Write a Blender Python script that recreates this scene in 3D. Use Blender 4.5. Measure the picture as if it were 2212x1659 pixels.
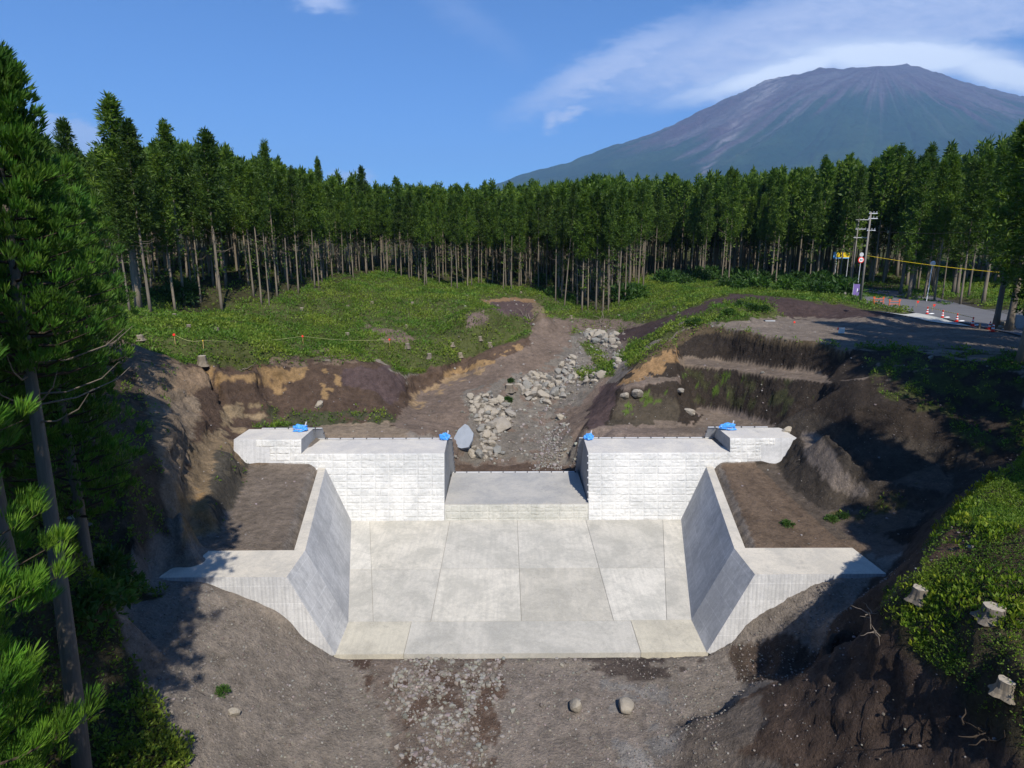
import bpy, bmesh, math, random
import numpy as np
from mathutils import Vector, Matrix
from mathutils.geometry import delaunay_2d_cdt
random.seed(7); rng = np.random.default_rng(7)
R = math.radians
sc = bpy.context.scene
for o in list(bpy.data.objects): bpy.data.objects.remove(o)
COL = sc.collection

# ------------------------------------------------------------------ camera
CAMX, CAMY, CAMZ = -0.72, 0.0, 18.1
PITCH, YAW, FD = R(12.0), R(0.58), 1277.0          # FD: focal length in units of a 2212 px wide picture
cam = bpy.data.objects.new('camera', bpy.data.cameras.new('camera')); COL.objects.link(cam)
cam.location = (CAMX, CAMY, CAMZ); cam.rotation_euler = (R(90) - PITCH, 0, -YAW)
cam.data.sensor_width = 36; cam.data.lens = FD / 2212 * 36
cam.data.clip_start = 0.1; cam.data.clip_end = 60000
sc.camera = cam
# ------------------------------------------------------------------ light
SUN_AZ, SUN_EL = R(16), R(47)       # shadows fall forward and to the left
sun = bpy.data.objects.new('sun', bpy.data.lights.new('sun', 'SUN')); COL.objects.link(sun)
sun.data.energy = 5.0; sun.data.angle = R(0.53); sun.data.color = (1.0, 0.94, 0.85)
sp = Vector((math.sin(SUN_AZ) * math.cos(SUN_EL), -math.cos(SUN_AZ) * math.cos(SUN_EL), math.sin(SUN_EL)))
sun.rotation_euler = sp.to_track_quat('Z', 'Y').to_euler()
sc.view_settings.view_transform = 'Standard'; sc.view_settings.look = 'None'
sc.view_settings.exposure = 0.42; sc.view_settings.gamma = 1
sc.render.resolution_x = 1024; sc.render.resolution_y = 768
sc.render.engine = 'CYCLES'
sc.cycles.max_bounces = 6; sc.cycles.transparent_max_bounces = 8; sc.cycles.volume_bounces = 0
SKY_STRENGTH = 0.085
HAZE = 6.3e-5
world = bpy.data.worlds.new('World'); sc.world = world; world.use_nodes = True

class NT:
    """small helper to write node trees tersely"""
    def __init__(s, tree): s.t = tree; s.n = tree.nodes; s.l = tree.links
    def new(s, typ, **kw):
        nd = s.n.new(typ)
        for k, v in kw.items():
            if k.startswith('i_'):
                key = k[2:]; key = int(key) if key.isdigit() else key.replace('_', ' ')
                s.put(nd.inputs[key], v)
            else: setattr(nd, k, v)
        return nd
    def put(s, inp, v):
        if isinstance(v, bpy.types.NodeSocket): s.l.new(v, inp)
        else: inp.default_value = v
    def math(s, op, a, b=0.0, c=0.0, clamp=False):
        nd = s.n.new('ShaderNodeMath'); nd.operation = op; nd.use_clamp = clamp
        s.put(nd.inputs[0], a); s.put(nd.inputs[1], b); s.put(nd.inputs[2], c)
        return nd.outputs[0]
    def mix(s, f, a, b, mode='MIX'):
        nd = s.n.new('ShaderNodeMix'); nd.data_type = 'RGBA'; nd.blend_type = mode
        s.put(nd.inputs[0], f); s.put(nd.inputs[6], a); s.put(nd.inputs[7], b)
        return nd.outputs[2]
    def ramp(s, f, stops, interp='LINEAR'):
        nd = s.n.new('ShaderNodeValToRGB'); nd.color_ramp.interpolation = interp
        cr = nd.color_ramp
        while len(cr.elements) < len(stops): cr.elements.new(0.5)
        for e, (p, c) in zip(cr.elements, stops):
            e.position = p; e.color = c if len(c) == 4 else (*c, 1)
        s.put(nd.inputs[0], f)
        return nd.outputs[0]
    def sstep(s, v, a, b):
        nd = s.n.new('ShaderNodeMapRange'); nd.interpolation_type = 'SMOOTHSTEP'
        s.put(nd.inputs[0], v); nd.inputs[1].default_value = a; nd.inputs[2].default_value = b
        return nd.outputs[0]
    def noise(s, vec, scale, detail=4, rough=0.55, dist=0.0):
        nd = s.n.new('ShaderNodeTexNoise'); s.put(nd.inputs['Vector'], vec)
        nd.inputs['Scale'].default_value = scale; nd.inputs['Detail'].default_value = detail
        nd.inputs['Roughness'].default_value = rough; nd.inputs['Distortion'].default_value = dist
        return nd.outputs[0]
    def mapping(s, vec, scale=(1, 1, 1), rot=(0, 0, 0), loc=(0, 0, 0)):
        nd = s.n.new('ShaderNodeMapping'); s.put(nd.inputs[0], vec)
        nd.inputs['Scale'].default_value = scale; nd.inputs['Rotation'].default_value = rot
        nd.inputs['Location'].default_value = loc
        return nd.outputs[0]

def build_world():
    w = NT(world.node_tree); w.n.clear()
    out = w.new('ShaderNodeOutputWorld'); bg = w.new('ShaderNodeBackground')
    sky = w.new('ShaderNodeTexSky'); sky.sky_type = 'NISHITA'; sky.sun_disc = False
    sky.sun_elevation = SUN_EL; sky.sun_rotation = R(180) - SUN_AZ
    sky.altitude = 900; sky.air_density = 1.0; sky.dust_density = 0.35; sky.ozone_density = 2.5
    tc = w.new('ShaderNodeTexCoord').outputs['Generated']
    sep = w.new('ShaderNodeSeparateXYZ', i_0=tc)
    X, Y, Z = sep.outputs
    # directions flattened on a plane ahead of the valley, in degrees-like units
    Yp = w.math('MAXIMUM', Y, 0.05)
    az = w.math('MULTIPLY', w.math('DIVIDE', X, Yp), 57.2958)
    el = w.math('MULTIPLY', w.math('DIVIDE', Z, Yp), 57.2958)
    comb = w.new('ShaderNodeCombineXYZ', i_0=az, i_1=el).outputs[0]
    def blob(cx, cy, rx, ry, ang, soft0, soft1):
        """elliptic falloff centred at azimuth cx, elevation cy (degrees)"""
        ca, sa = math.cos(R(ang)), math.sin(R(ang))
        dx = w.math('SUBTRACT', azw, cx); dy = w.math('SUBTRACT', elw, cy)
        u = w.math('DIVIDE', w.math('ADD', w.math('MULTIPLY', dx, ca), w.math('MULTIPLY', dy, sa)), rx)
        v = w.math('DIVIDE', w.math('SUBTRACT', w.math('MULTIPLY', dy, ca), w.math('MULTIPLY', dx, sa)), ry)
        r = w.math('SQRT', w.math('ADD', w.math('MULTIPLY', u, u), w.math('MULTIPLY', v, v)))
        return w.sstep(r, soft1, soft0)
    nA = w.noise(w.mapping(comb, scale=(0.16, 0.42, 1), rot=(0, 0, R(-14))), 1.0, 5, 0.55, 0.3)
    nB = w.noise(w.mapping(comb, scale=(0.3, 0.9, 1), rot=(0, 0, R(-16))), 1.6, 6, 0.62, 0.2)
    azw = w.math('ADD', az, w.math('MULTIPLY', w.math('SUBTRACT', nA, 0.5), 4.0))
    elw = w.math('ADD', el, w.math('MULTIPLY', w.math('SUBTRACT', nB, 0.5), 2.6))
    def smoothblob(cx, cy, rx, ry, ang, soft0, soft1):
        nonlocal azw, elw
        a_, e_ = azw, elw
        azw = az; elw = w.math('ADD', el, w.math('MULTIPLY', w.math('SUBTRACT', nB, 0.5), 0.9))
        r_ = blob(cx, cy, rx, ry, ang, soft0, soft1); azw, elw = a_, e_; return r_
    def B(px, py): # pixel of the photo -> azimuth, elevation of that part of the sky
        d = ray(px, py); return 57.2958 * d[0] / d[1], 57.2958 * d[2] / d[1]
    return w, out, bg, sky, az, el, nA, nB, blob, B, smoothblob
def ray(px, py):
    a = (px - 1106) / FD; b = -(py - 829.5) / FD
    f = np.array([math.sin(YAW) * math.cos(PITCH), math.cos(YAW) * math.cos(PITCH), -math.sin(PITCH)])
    r = np.array([math.cos(YAW), -math.sin(YAW), 0.0]); u = np.cross(r, f)
    d = f + a * r + b * u
    return d / np.linalg.norm(d)
def P(px, py, z):
    d = ray(px, py); t = (z - CAMZ) / d[2]
    return (CAMX + d[0] * t, CAMY + d[1] * t, z)
def PY(px, py, y):
    """pixel -> point at forward distance y"""
    d = ray(px, py); t = y / d[1]
    return (CAMX + d[0] * t, y, CAMZ + d[2] * t)
F_ = np.array([math.sin(YAW) * math.cos(PITCH), math.cos(YAW) * math.cos(PITCH), -math.sin(PITCH)])
R_ = np.array([math.cos(YAW), -math.sin(YAW), 0.0]); U_ = np.cross(R_, F_)
def proj(V):
    V = np.asarray(V, float) - np.array([CAMX, CAMY, CAMZ])
    zc = V @ F_; zs = np.where(np.abs(zc) < 1e-3, 1e-3, zc)
    return 1106 + FD * (V @ R_) / zs, 829.5 - FD * (V @ U_) / zs, zc

# sky with the lens cloud over the summit, drawn in sky directions
w, out, bg, sky, az, el, nA, nB, blob, B, smoothblob = build_world()
def addc(m, layer): return w.math('MAXIMUM', m, layer)
K = 0.0424                                        # plane units per photo pixel (2212 wide)
def pb(px, py, rx, ry, ang, s0, s1):
    bx, by = B(px, py); return blob(bx, by, rx * K, ry * K, ang, s0, s1)
def ps(px, py, rx, ry, ang, s0, s1):
    bx, by = B(px, py); return smoothblob(bx, by, rx * K, ry * K, ang, s0, s1)
band = w.math('MULTIPLY', w.math('MAXIMUM', pb(2000, 20, 860, 112, 12, .55, 1.05), pb(1330, 140, 300, 52, 24, .2, 1.1)), w.math('MULTIPLY_ADD', nB, 0.7, 0.40))
cap = w.math('MAXIMUM', ps(1700, 152, 300, 34, 15, .25, 1.2), w.math('MAXIMUM', ps(1950, 122, 330, 46, -1, .4, 1.1), ps(2170, 158, 240, 46, -13, .25, 1.2)))
tail = w.math('MULTIPLY', ps(1510, 198, 150, 24, 16, 0.0, 1.15), 0.75)
wisp = w.math('MULTIPLY', w.math('MAXIMUM', pb(1232, 244, 62, 20, 10, 0.0, 1.2), pb(1195, 258, 26, 34, -30, 0, 1.2)), 0.8)
puff = w.math('MULTIPLY', pb(700, 0, 80, 32, -8, 0.1, 1.1), 0.75)
lft = w.math('MULTIPLY', pb(150, 305, 130, 62, -14, 0.5, 1.0), 0.7)
low = w.math('MULTIPLY', pb(765, 388, 62, 26, 0, 0.4, 1.0), 0.6)
veil = w.math('MULTIPLY', w.math('MULTIPLY', pb(1020, 50, 150, 45, -35, 0.1, 1.2), nA), 0.25)
m = band
for L in (cap, tail, wisp, puff, lft, low, veil): m = addc(m, L)
ccol = w.mix(cap, (6.0, 6.9, 9.6, 1), (9.6, 10.6, 12.2, 1))
tint = w.mix(1.0, sky.outputs[0], (0.50, 0.93, 1.45, 1), 'MULTIPLY')
colr = w.mix(w.math('MULTIPLY', m, 0.93, clamp=True), tint, ccol)
w.put(bg.inputs[0], colr); bg.inputs[1].default_value = SKY_STRENGTH
w.l.new(bg.outputs[0], out.inputs[0])

# ------------------------------------------------------------------ noise and mesh helpers
def _h(i, j, k, s):
    n = (i.astype(np.int64) * 374761393 + j.astype(np.int64) * 668265263 + k.astype(np.int64) * 2147483647 + s * 1274126177) & 0xffffffff
    n = ((n ^ (n >> 13)) * 1274126177) & 0xffffffff
    n = (n ^ (n >> 16)) & 0xffffffff
    return n / 4294967295.0
def vnoise(x, y, z=None, s=0):
    x = np.asarray(x, float); y = np.asarray(y, float)
    z = np.zeros_like(x) if z is None else np.asarray(z, float)
    i, j, k = np.floor(x), np.floor(y), np.floor(z)
    fx, fy, fz = x - i, y - j, z - k
    fx = fx * fx * (3 - 2 * fx); fy = fy * fy * (3 - 2 * fy); fz = fz * fz * (3 - 2 * fz)
    r = 0
    for a in (0, 1):
        for b in (0, 1):
            for c in (0, 1):
                wgt = (fx if a else 1 - fx) * (fy if b else 1 - fy) * (fz if c else 1 - fz)
                r = r + wgt * _h(i + a, j + b, k + c, s)
    return r * 2 - 1
def fbm(x, y, z=None, sc_=1.0, octv=4, s=0, gain=0.5):
    r = 0; amp = 1.0; f = sc_
    for o in range(octv):
        r = r + amp * vnoise(x * f, y * f, None if z is None else z * f, s + o * 17); amp *= gain; f *= 2.03
    return r
def in_poly(px, py, poly):
    c = np.zeros(px.shape, bool); n = len(poly)
    for i in range(n):
        x1, y1 = poly[i]; x2, y2 = poly[(i + 1) % n]
        if y1 == y2: continue
        t = ((y1 > py) != (y2 > py)) & (px < (x2 - x1) * (py - y1) / (y2 - y1) + x1)
        c ^= t
    return c

def obj(name, mesh, mat=None, parent=None):
    o = bpy.data.objects.new(name, mesh); COL.objects.link(o)
    if mat is not None and not mesh.materials: mesh.materials.append(mat)
    if parent is not None: o.parent = parent
    return o
def np_mesh(name, V, F, smooth=False):
    """V (n,3); F (m,k) with a constant k"""
    V = np.ascontiguousarray(V, dtype=np.float32); F = np.ascontiguousarray(F, dtype=np.int32)
    me = bpy.data.meshes.new(name); k = F.shape[1]
    me.vertices.add(len(V)); me.vertices.foreach_set('co', V.ravel())
    me.loops.add(F.size); me.loops.foreach_set('vertex_index', F.ravel())
    me.polygons.add(len(F)); me.polygons.foreach_set('loop_start', np.arange(0, F.size, k, dtype=np.int32))
    me.polygons.foreach_set('use_smooth', np.full(len(F), smooth))
    me.update(calc_edges=True); me.validate()
    return me
def auto_uv(me):
    uv = me.uv_layers.new(name='UVMap')
    for p in me.polygons:
        n = p.normal
        if abs(n.z) > 0.9: U, V = Vector((1, 0, 0)), Vector((0, 1, 0))
        else:
            U = Vector((0, 0, 1)).cross(n).normalized(); V = n.cross(U)
        for li in p.loop_indices:
            co = me.vertices[me.loops[li].vertex_index].co
            uv.data[li].uv = (co.dot(U), co.dot(V))
def poly_mesh(name, verts, faces, uv=True):
    me = bpy.data.meshes.new(name); me.from_pydata([tuple(v) for v in verts], [], faces); me.update()
    bm = bmesh.new(); bm.from_mesh(me); bmesh.ops.recalc_face_normals(bm, faces=bm.faces); bm.to_mesh(me); bm.free()
    if uv: auto_uv(me)
    return me
def box_vf(x0, x1, y0, y1, z0, z1):
    V = [(x0, y0, z0), (x1, y0, z0), (x1, y1, z0), (x0, y1, z0), (x0, y0, z1), (x1, y0, z1), (x1, y1, z1), (x0, y1, z1)]
    return V, [(0, 3, 2, 1), (4, 5, 6, 7), (0, 1, 5, 4), (1, 2, 6, 5), (2, 3, 7, 6), (3, 0, 4, 7)]
class MB:
    """collects simple solids into one mesh"""
    def __init__(s): s.V = []; s.F = []; s.M = Matrix.Identity(4)
    def add(s, V, F):
        o = len(s.V); s.V += [tuple(s.M @ Vector(v)) for v in V]; s.F += [tuple(i + o for i in f) for f in F]; return s
    def box(s, *a): return s.add(*box_vf(*a))
    def prism(s, prof, x0, x1):
        """profile in (y,z) extruded along x"""
        n = len(prof); V = [(x0, y, z) for y, z in prof] + [(x1, y, z) for y, z in prof]
        F = [tuple(range(n))[::-1], tuple(range(n, 2 * n))] + [(i, (i + 1) % n, n + (i + 1) % n, n + i) for i in range(n)]
        return s.add(V, F)
    def tube(s, pts, rad, n=8, cap=True):
        pts = [Vector(p) for p in pts]; rr = rad if isinstance(rad, (list, tuple)) else [rad] * len(pts)
        V = []; F = []
        for i, p in enumerate(pts):
            d = (pts[min(i + 1, len(pts) - 1)] - pts[max(i - 1, 0)]).normalized()
            a = d.cross(Vector((0, 0, 1)) if abs(d.z) < 0.9 else Vector((1, 0, 0))).normalized(); b = d.cross(a)
            for k in range(n):
                t = 2 * math.pi * k / n; V.append(tuple(p + (a * math.cos(t) + b * math.sin(t)) * rr[i]))
        for i in range(len(pts) - 1):
            for k in range(n): F.append((i * n + k, i * n + (k + 1) % n, (i + 1) * n + (k + 1) % n, (i + 1) * n + k))
        if cap: F += [tuple(range(n))[::-1], tuple(range((len(pts) - 1) * n, len(pts) * n))]
        return s.add(V, F)
    def lathe(s, prof, n=16, c=(0, 0, 0)):
        V = []; F = []
        for r, z in prof:
            for k in range(n):
                t = 2 * math.pi * k / n; V.append((c[0] + r * math.cos(t), c[1] + r * math.sin(t), c[2] + z))
        for i in range(len(prof) - 1):
            for k in range(n): F.append((i * n + k, i * n + (k + 1) % n, (i + 1) * n + (k + 1) % n, (i + 1) * n + k))
        F += [tuple(range(n))[::-1], tuple(range((len(prof) - 1) * n, len(prof) * n))]
        return s.add(V, F)
    def mesh(s, name, smooth=False):
        me = poly_mesh(name, s.V, s.F)
        if smooth:
            for p in me.polygons: p.use_smooth = True
        return me
    def build(s, name, mat, parent=None, smooth=False): return obj(name, s.mesh(name, smooth), mat, parent)
def tag(o, label=None, cat=None, group=None, kind=None):
    if label: o['label'] = label
    if cat: o['category'] = cat
    if group: o['group'] = group
    if kind: o['kind'] = kind
    return o
def thing(name, label, cat, loc=(0, 0, 0), group=None, rz=0):
    o = bpy.data.objects.new(name, None); COL.objects.link(o); o.location = loc; o.rotation_euler = (0, 0, rz)
    o.empty_display_size = 0.3
    return tag(o, label, cat, group)
def dup(root, loc, rz=0, scale=None, label=None, group=None):
    r = root.copy(); COL.objects.link(r); r.location = loc; r.rotation_euler = (0, 0, rz)
    if scale is not None: r.scale = scale
    if label: r['label'] = label
    if group: r['group'] = group
    for ch in list(root.children):
        c = ch.copy(); COL.objects.link(c); c.parent = r
        for g in list(ch.children):
            d = g.copy(); COL.objects.link(d); d.parent = c
    return r

# ------------------------------------------------------------------ materials
def base_mat(name, rough=0.9, spec=0.2):
    m = bpy.data.materials.new(name); m.use_nodes = True
    t = NT(m.node_tree); bs = t.n['Principled BSDF']
    bs.inputs['Roughness'].default_value = rough
    bs.inputs['Specular IOR Level'].default_value = spec
    return m, t, bs
def bump(t, bs, h, strength, dist=0.05, prev=None):
    b = t.new('ShaderNodeBump', i_Strength=strength, i_Distance=dist, i_Height=h)
    if prev is not None: t.l.new(prev, b.inputs['Normal'])
    t.l.new(b.outputs[0], bs.inputs['Normal']); return b.outputs[0]
def simple(name, col, rough=0.7, var=0.12, scale=6, spec=0.3, metal=0):
    m, t, bs = base_mat(name, rough, spec); bs.inputs['Metallic'].default_value = metal
    oc = t.new('ShaderNodeTexCoord').outputs['Object']
    n = t.noise(oc, scale, 5)
    c = t.mix(n, tuple(v * (1 - var) for v in col) + (1,), tuple(min(1, v * (1 + var)) for v in col) + (1,))
    t.put(bs.inputs['Base Color'], c); return m

def concrete(name, col, col2, streak=0.0, rib=False, joints=None, rnd=0.0, bumpy=0.25):
    """weathered concrete; col/col2: pale and stained tones"""
    m, t, bs = base_mat(name, 0.85, 0.25)
    oc = t.new('ShaderNodeTexCoord').outputs['Object']
    uv = t.new('ShaderNodeTexCoord').outputs['UV']
    n1 = t.noise(oc, 0.45, 6, 0.6, 0.6); n2 = t.noise(oc, 4.0, 6, 0.65)
    f = t.math('ADD', t.math('MULTIPLY', n1, 0.7), t.math('MULTIPLY', n2, 0.3))
    f = t.sstep(f, 0.38, 0.62)
    c = t.mix(f, (*col2, 1), (*col, 1))
    if rnd:
        oi = t.new('ShaderNodeObjectInfo').outputs['Random']
        c = t.mix(1.0, c, t.ramp(oi, [(0, (1 - rnd, 1 - rnd, 1 - rnd)), (1, (1, 1, 1))]), 'MULTIPLY')
        c = t.mix(t.math('MULTIPLY', t.math('FRACT', t.math('MULTIPLY', oi, 7.3)), 0.5), c, t.mix(1.0, c, (1.0, 0.96, 0.88, 1), 'MULTIPLY'))
    if streak:
        st = t.noise(t.mapping(uv, scale=(3.0, 0.22, 1)), 1.6, 6, 0.6)
        st = t.sstep(st, 0.42, 0.66)
        c = t.mix(t.math('MULTIPLY', st, streak), c, tuple(v * 0.62 for v in col) + (1,))
    n3 = t.noise(oc, 1.1, 9, 0.75, 1.5)
    c = t.mix(t.math('MULTIPLY', t.sstep(n3, .52, .70), .45), c, tuple(v * 0.66 for v in col2) + (1,))
    n4 = t.noise(oc, 14.0, 4, 0.7)
    c = t.mix(1.0, c, t.ramp(n4, [(.3, (.88, .88, .88)), (.7, (1.08, 1.08, 1.08))]), 'MULTIPLY')
    h = n2; hs = bumpy
    if joints:
        wd, ht, off = joints
        bt = t.new('ShaderNodeTexBrick'); bt.offset = off
        t.put(bt.inputs['Vector'], uv)
        bt.inputs['Color1'].default_value = (1, 1, 1, 1); bt.inputs['Color2'].default_value = (0.93, 0.93, 0.93, 1)
        bt.inputs['Mortar'].default_value = (1.18, 1.18, 1.18, 1)
        bt.inputs['Scale'].default_value = 1; bt.inputs['Mortar Size'].default_value = 0.022
        bt.inputs['Brick Width'].default_value = wd; bt.inputs['Row Height'].default_value = ht
        bt.inputs['Mortar Smooth'].default_value = 0.3
        c = t.mix(0.75, c, bt.outputs[0], 'MULTIPLY')
    if rib:
        wv = t.new('ShaderNodeTexWave'); wv.wave_type = 'BANDS'; wv.bands_direction = 'X'
        t.put(wv.inputs['Vector'], uv); wv.inputs['Scale'].default_value = 1.7; wv.inputs['Distortion'].default_value = 0.3
        c = t.mix(0.30, c, t.ramp(wv.outputs[1], [(0, (0.62, 0.62, 0.66)), (0.5, (1, 1, 1))]), 'MULTIPLY')
        h = t.math('ADD', t.math('MULTIPLY', wv.outputs[1], 0.5), n2)
    t.put(bs.inputs['Base Color'], c)
    bump(t, bs, h, hs, 0.03)
    return m
M = {}
M['panel'] = concrete('panel_concrete', (0.65, 0.645, 0.62), (0.49, 0.495, 0.485), bumpy=0.5)
M['panel_grey'] = concrete('stained_panel_concrete', (0.50, 0.49, 0.44), (0.38, 0.38, 0.34), bumpy=0.5)
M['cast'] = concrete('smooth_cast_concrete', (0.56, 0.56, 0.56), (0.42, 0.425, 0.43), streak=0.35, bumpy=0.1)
M['top'] = concrete('wing_top_concrete', (0.60, 0.565, 0.50), (0.49, 0.47, 0.44), bumpy=0.15)
M['crest'] = concrete('crest_concrete', (0.44, 0.42, 0.38), (0.34, 0.335, 0.32), bumpy=0.15)
M['wallface'] = concrete('training_wall_concrete', (0.57, 0.565, 0.55), (0.39, 0.39, 0.385), streak=0.45, joints=(1.8, 0.9, 0.0), bumpy=0.12)
M['ribbed'] = concrete('ribbed_formwork_concrete', (0.62, 0.615, 0.60), (0.48, 0.48, 0.48), streak=0.4, rib=True, joints=(3.6, 0.9, 0.5), bumpy=0.2)
M['cap'] = concrete('wall_cap_concrete', (0.60, 0.55, 0.46), (0.47, 0.44, 0.38), bumpy=0.2)
M['slab'] = concrete('apron_slab_concrete', (0.63, 0.60, 0.53), (0.46, 0.445, 0.395), streak=0.35, rnd=0.2, bumpy=0.15)
M['slab_dark'] = concrete('older_slab_concrete', (0.53, 0.495, 0.405), (0.41, 0.385, 0.32), streak=0.25, rnd=0.08, bumpy=0.2)
M['joint'] = simple('joint_filler', (0.24, 0.22, 0.18), 0.95)
M['form'] = concrete('form_board_concrete', (0.34, 0.35, 0.37), (0.27, 0.28, 0.30), bumpy=0.1)
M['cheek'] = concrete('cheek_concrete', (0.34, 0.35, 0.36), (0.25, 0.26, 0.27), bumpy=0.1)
M['rail'] = simple('form_rail_steel', (0.52, 0.53, 0.55), 0.5, 0.1, 3, 0.5)
M['bracket'] = simple('dark_bracket_steel', (0.06, 0.06, 0.065), 0.6)
M['tarp'] = simple('blue_tarp', (0.06, 0.30, 0.78), 0.45, 0.25, 8, 0.5)
M['red'] = simple('red_plastic', (0.72, 0.035, 0.02), 0.5)
M['orange'] = simple('orange_paint', (0.75, 0.13, 0.02), 0.5)
M['white'] = simple('white_paint', (0.78, 0.78, 0.76), 0.6)
M['yellow'] = simple('yellow_plastic', (0.85, 0.6, 0.02), 0.5)
M['black'] = simple('black_plastic', (0.015, 0.015, 0.015), 0.5)
M['navy'] = simple('navy_panel', (0.02, 0.05, 0.12), 0.4)
M['skyblue'] = simple('light_blue_panel', (0.15, 0.42, 0.8), 0.5)
M['purple'] = simple('purple_banner', (0.16, 0.11, 0.30), 0.7, 0.3)
M['pole'] = simple('pole_concrete', (0.22, 0.20, 0.175), 0.85, 0.15, 2)
M['steel'] = simple('galvanised_steel', (0.5, 0.52, 0.54), 0.45, 0.1, 3, 0.5)
M['stake'] = simple('wooden_stake', (0.42, 0.30, 0.12), 0.8)
M['cord'] = simple('line_cord', (0.45, 0.42, 0.2), 0.8)

# ------------------------------------------------------------------ check dam
def wing_face(z): return 38.9 + (z / 4.6) * 1.06           # front face y at height z
dam = thing('check_dam', 'pale concrete check dam with stepped wings either side of a low central spillway', 'dam', (0, 39, 0))
DI = Matrix.Translation((0, -39, 0))
def dpart(mb, name, mat, parent=dam):
    mb.V = [(v[0], v[1] - 39, v[2]) for v in mb.V]; return mb.build(name, mat, parent)
def wing_prof(z, zb=-1.5, yb=None, e=0.0):
    back = 43.35 - (z - 4.6) * 0.6
    return [(wing_face(zb) + e, zb), (wing_face(z) + e, z), (back, z), (back + (z - zb) * 0.6, zb)]
for s in (-1, 1):
    mb = MB()
    # lower wing with flared spillway cheek
    pr = wing_prof(4.6)
    xi = [5.1, 5.1, 5.22, 5.30]
    V = [(s * xi[i], pr[i][0], pr[i][1]) for i in range(4)] + [(s * 15.2, y, z) for y, z in pr]
    F = [(3, 2, 1, 0), (4, 5, 6, 7)] + [(i, (i + 1) % 4, 4 + (i + 1) % 4, 4 + i) for i in range(4)]
    mb.add(V, F)
    wing = dpart(mb, 'wing', M['cast'])
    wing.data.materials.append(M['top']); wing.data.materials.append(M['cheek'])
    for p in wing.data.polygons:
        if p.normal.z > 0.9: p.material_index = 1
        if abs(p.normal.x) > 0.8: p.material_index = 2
    mb = MB(); mb.prism(wing_prof(5.6), s * 15.2, s * 19.95)
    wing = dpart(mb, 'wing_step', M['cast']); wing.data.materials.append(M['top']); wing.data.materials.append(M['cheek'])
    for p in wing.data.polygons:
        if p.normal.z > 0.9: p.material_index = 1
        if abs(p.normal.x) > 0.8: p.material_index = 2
mb = MB(); mb.prism([(wing_face(-1.5) + .03, -1.5), (wing_face(1.1) + .03, 1.1), (45.45, 1.1), (47.0, -1.5)], -5.09, 5.09)
dpart(mb, 'spillway_crest', M['crest'])

def panels(x0, x1, rows, ztop, mat, name, seed, skip=None, off=0.05):
    """split-face facing panels 1.0 x 0.5 m, each with its own relief and a groove around it"""
    r = np.random.default_rng(seed); V = []; F = []
    nx, nz = 12, 7
    sl = math.hypot(1.06, 4.6) / 4.6
    for row in range(rows):
        zt = ztop - row * 0.5 / sl * 1.0; zb = max(zt - 0.5 / sl, -0.25)
        if zt < -0.1: break
        a, b = (x0, x1) if skip is None else skip(row)
        xs = np.arange(math.ceil(min(a, b) - 1e-6), max(a, b) - 1e-6, 1.0); xs = np.concatenate([[min(a, b)], xs[xs > min(a, b) + 0.05]])
        for i, xa in enumerate(xs):
            xb = xs[i + 1] if i + 1 < len(xs) else max(a, b)
            typ = r.choice([0, 0, 0, 1, 2, 3, 4]); ox, oz = r.random(2) * 50; lift = r.random() * 0.015
            u = np.linspace(0, 1, nx); v = np.linspace(0, 1, nz)
            uu, vv = np.meshgrid(u, v)
            X = xa + uu * (xb - xa); Z = zb + vv * (zt - zb)
            wpx = (xb - xa)
            eu = np.minimum(uu, 1 - uu) * wpx; ev = np.minimum(vv, 1 - vv) * 0.5
            e = np.minimum(eu, ev)
            if typ == 1: e = np.minimum(e, np.abs(uu - 0.5) * wpx + .004)
            if typ == 2: e = np.where(uu < 0.6, np.minimum(e, np.abs(vv - 0.5) * .5 + .004), e); e = np.minimum(e, np.abs(uu - 0.6) * wpx + .004)
            if typ == 3: e = np.minimum(e, np.abs(uu - 0.36) * wpx + .004)
            d = np.clip(e / 0.05, 0, 1) * (0.024 + lift) + np.clip(e / 0.08, 0, 1) * 0.022 * fbm(X * 4 + ox, Z * 7 + oz, octv=3)
            Y = 38.9 + (Z / 4.6) * 1.06 - 0.006 - np.clip(d, 0.0, 0.12)
            o = len(V) * nx * nz
            V.append(np.stack([X, Y - 39, Z], -1).reshape(-1, 3))
            idx = np.arange(nx * nz).reshape(nz, nx) + o
            F.append(np.stack([idx[:-1, :-1], idx[:-1, 1:], idx[1:, 1:], idx[1:, :-1]], -1).reshape(-1, 4))
    return obj(name, np_mesh(name, np.concatenate(V), np.concatenate(F)), mat, dam)
def low_skip(s):
    def f(row):
        ends = [17.4, 16.4, 15.4, 15.4, 15.0, 14.6, 14.2, 13.6, 13.2, 12.8]
        return (5.1 * s, ends[min(row, 9)] * s)
    return f
for s, sd in ((-1, 11), (1, 12)):
    panels(0, 0, 10, 4.6, M['panel'], 'split_face_facing', sd, low_skip(s))
    panels(0, 0, 2, 5.575, M['panel'], 'step_facing', sd + 5, lambda row, s=s: (15.2 * s, (18.4 if row == 0 else 17.4) * s))
panels(-5.08, 5.08, 3, 1.06, M['panel_grey'], 'spillway_facing', 21)
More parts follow.
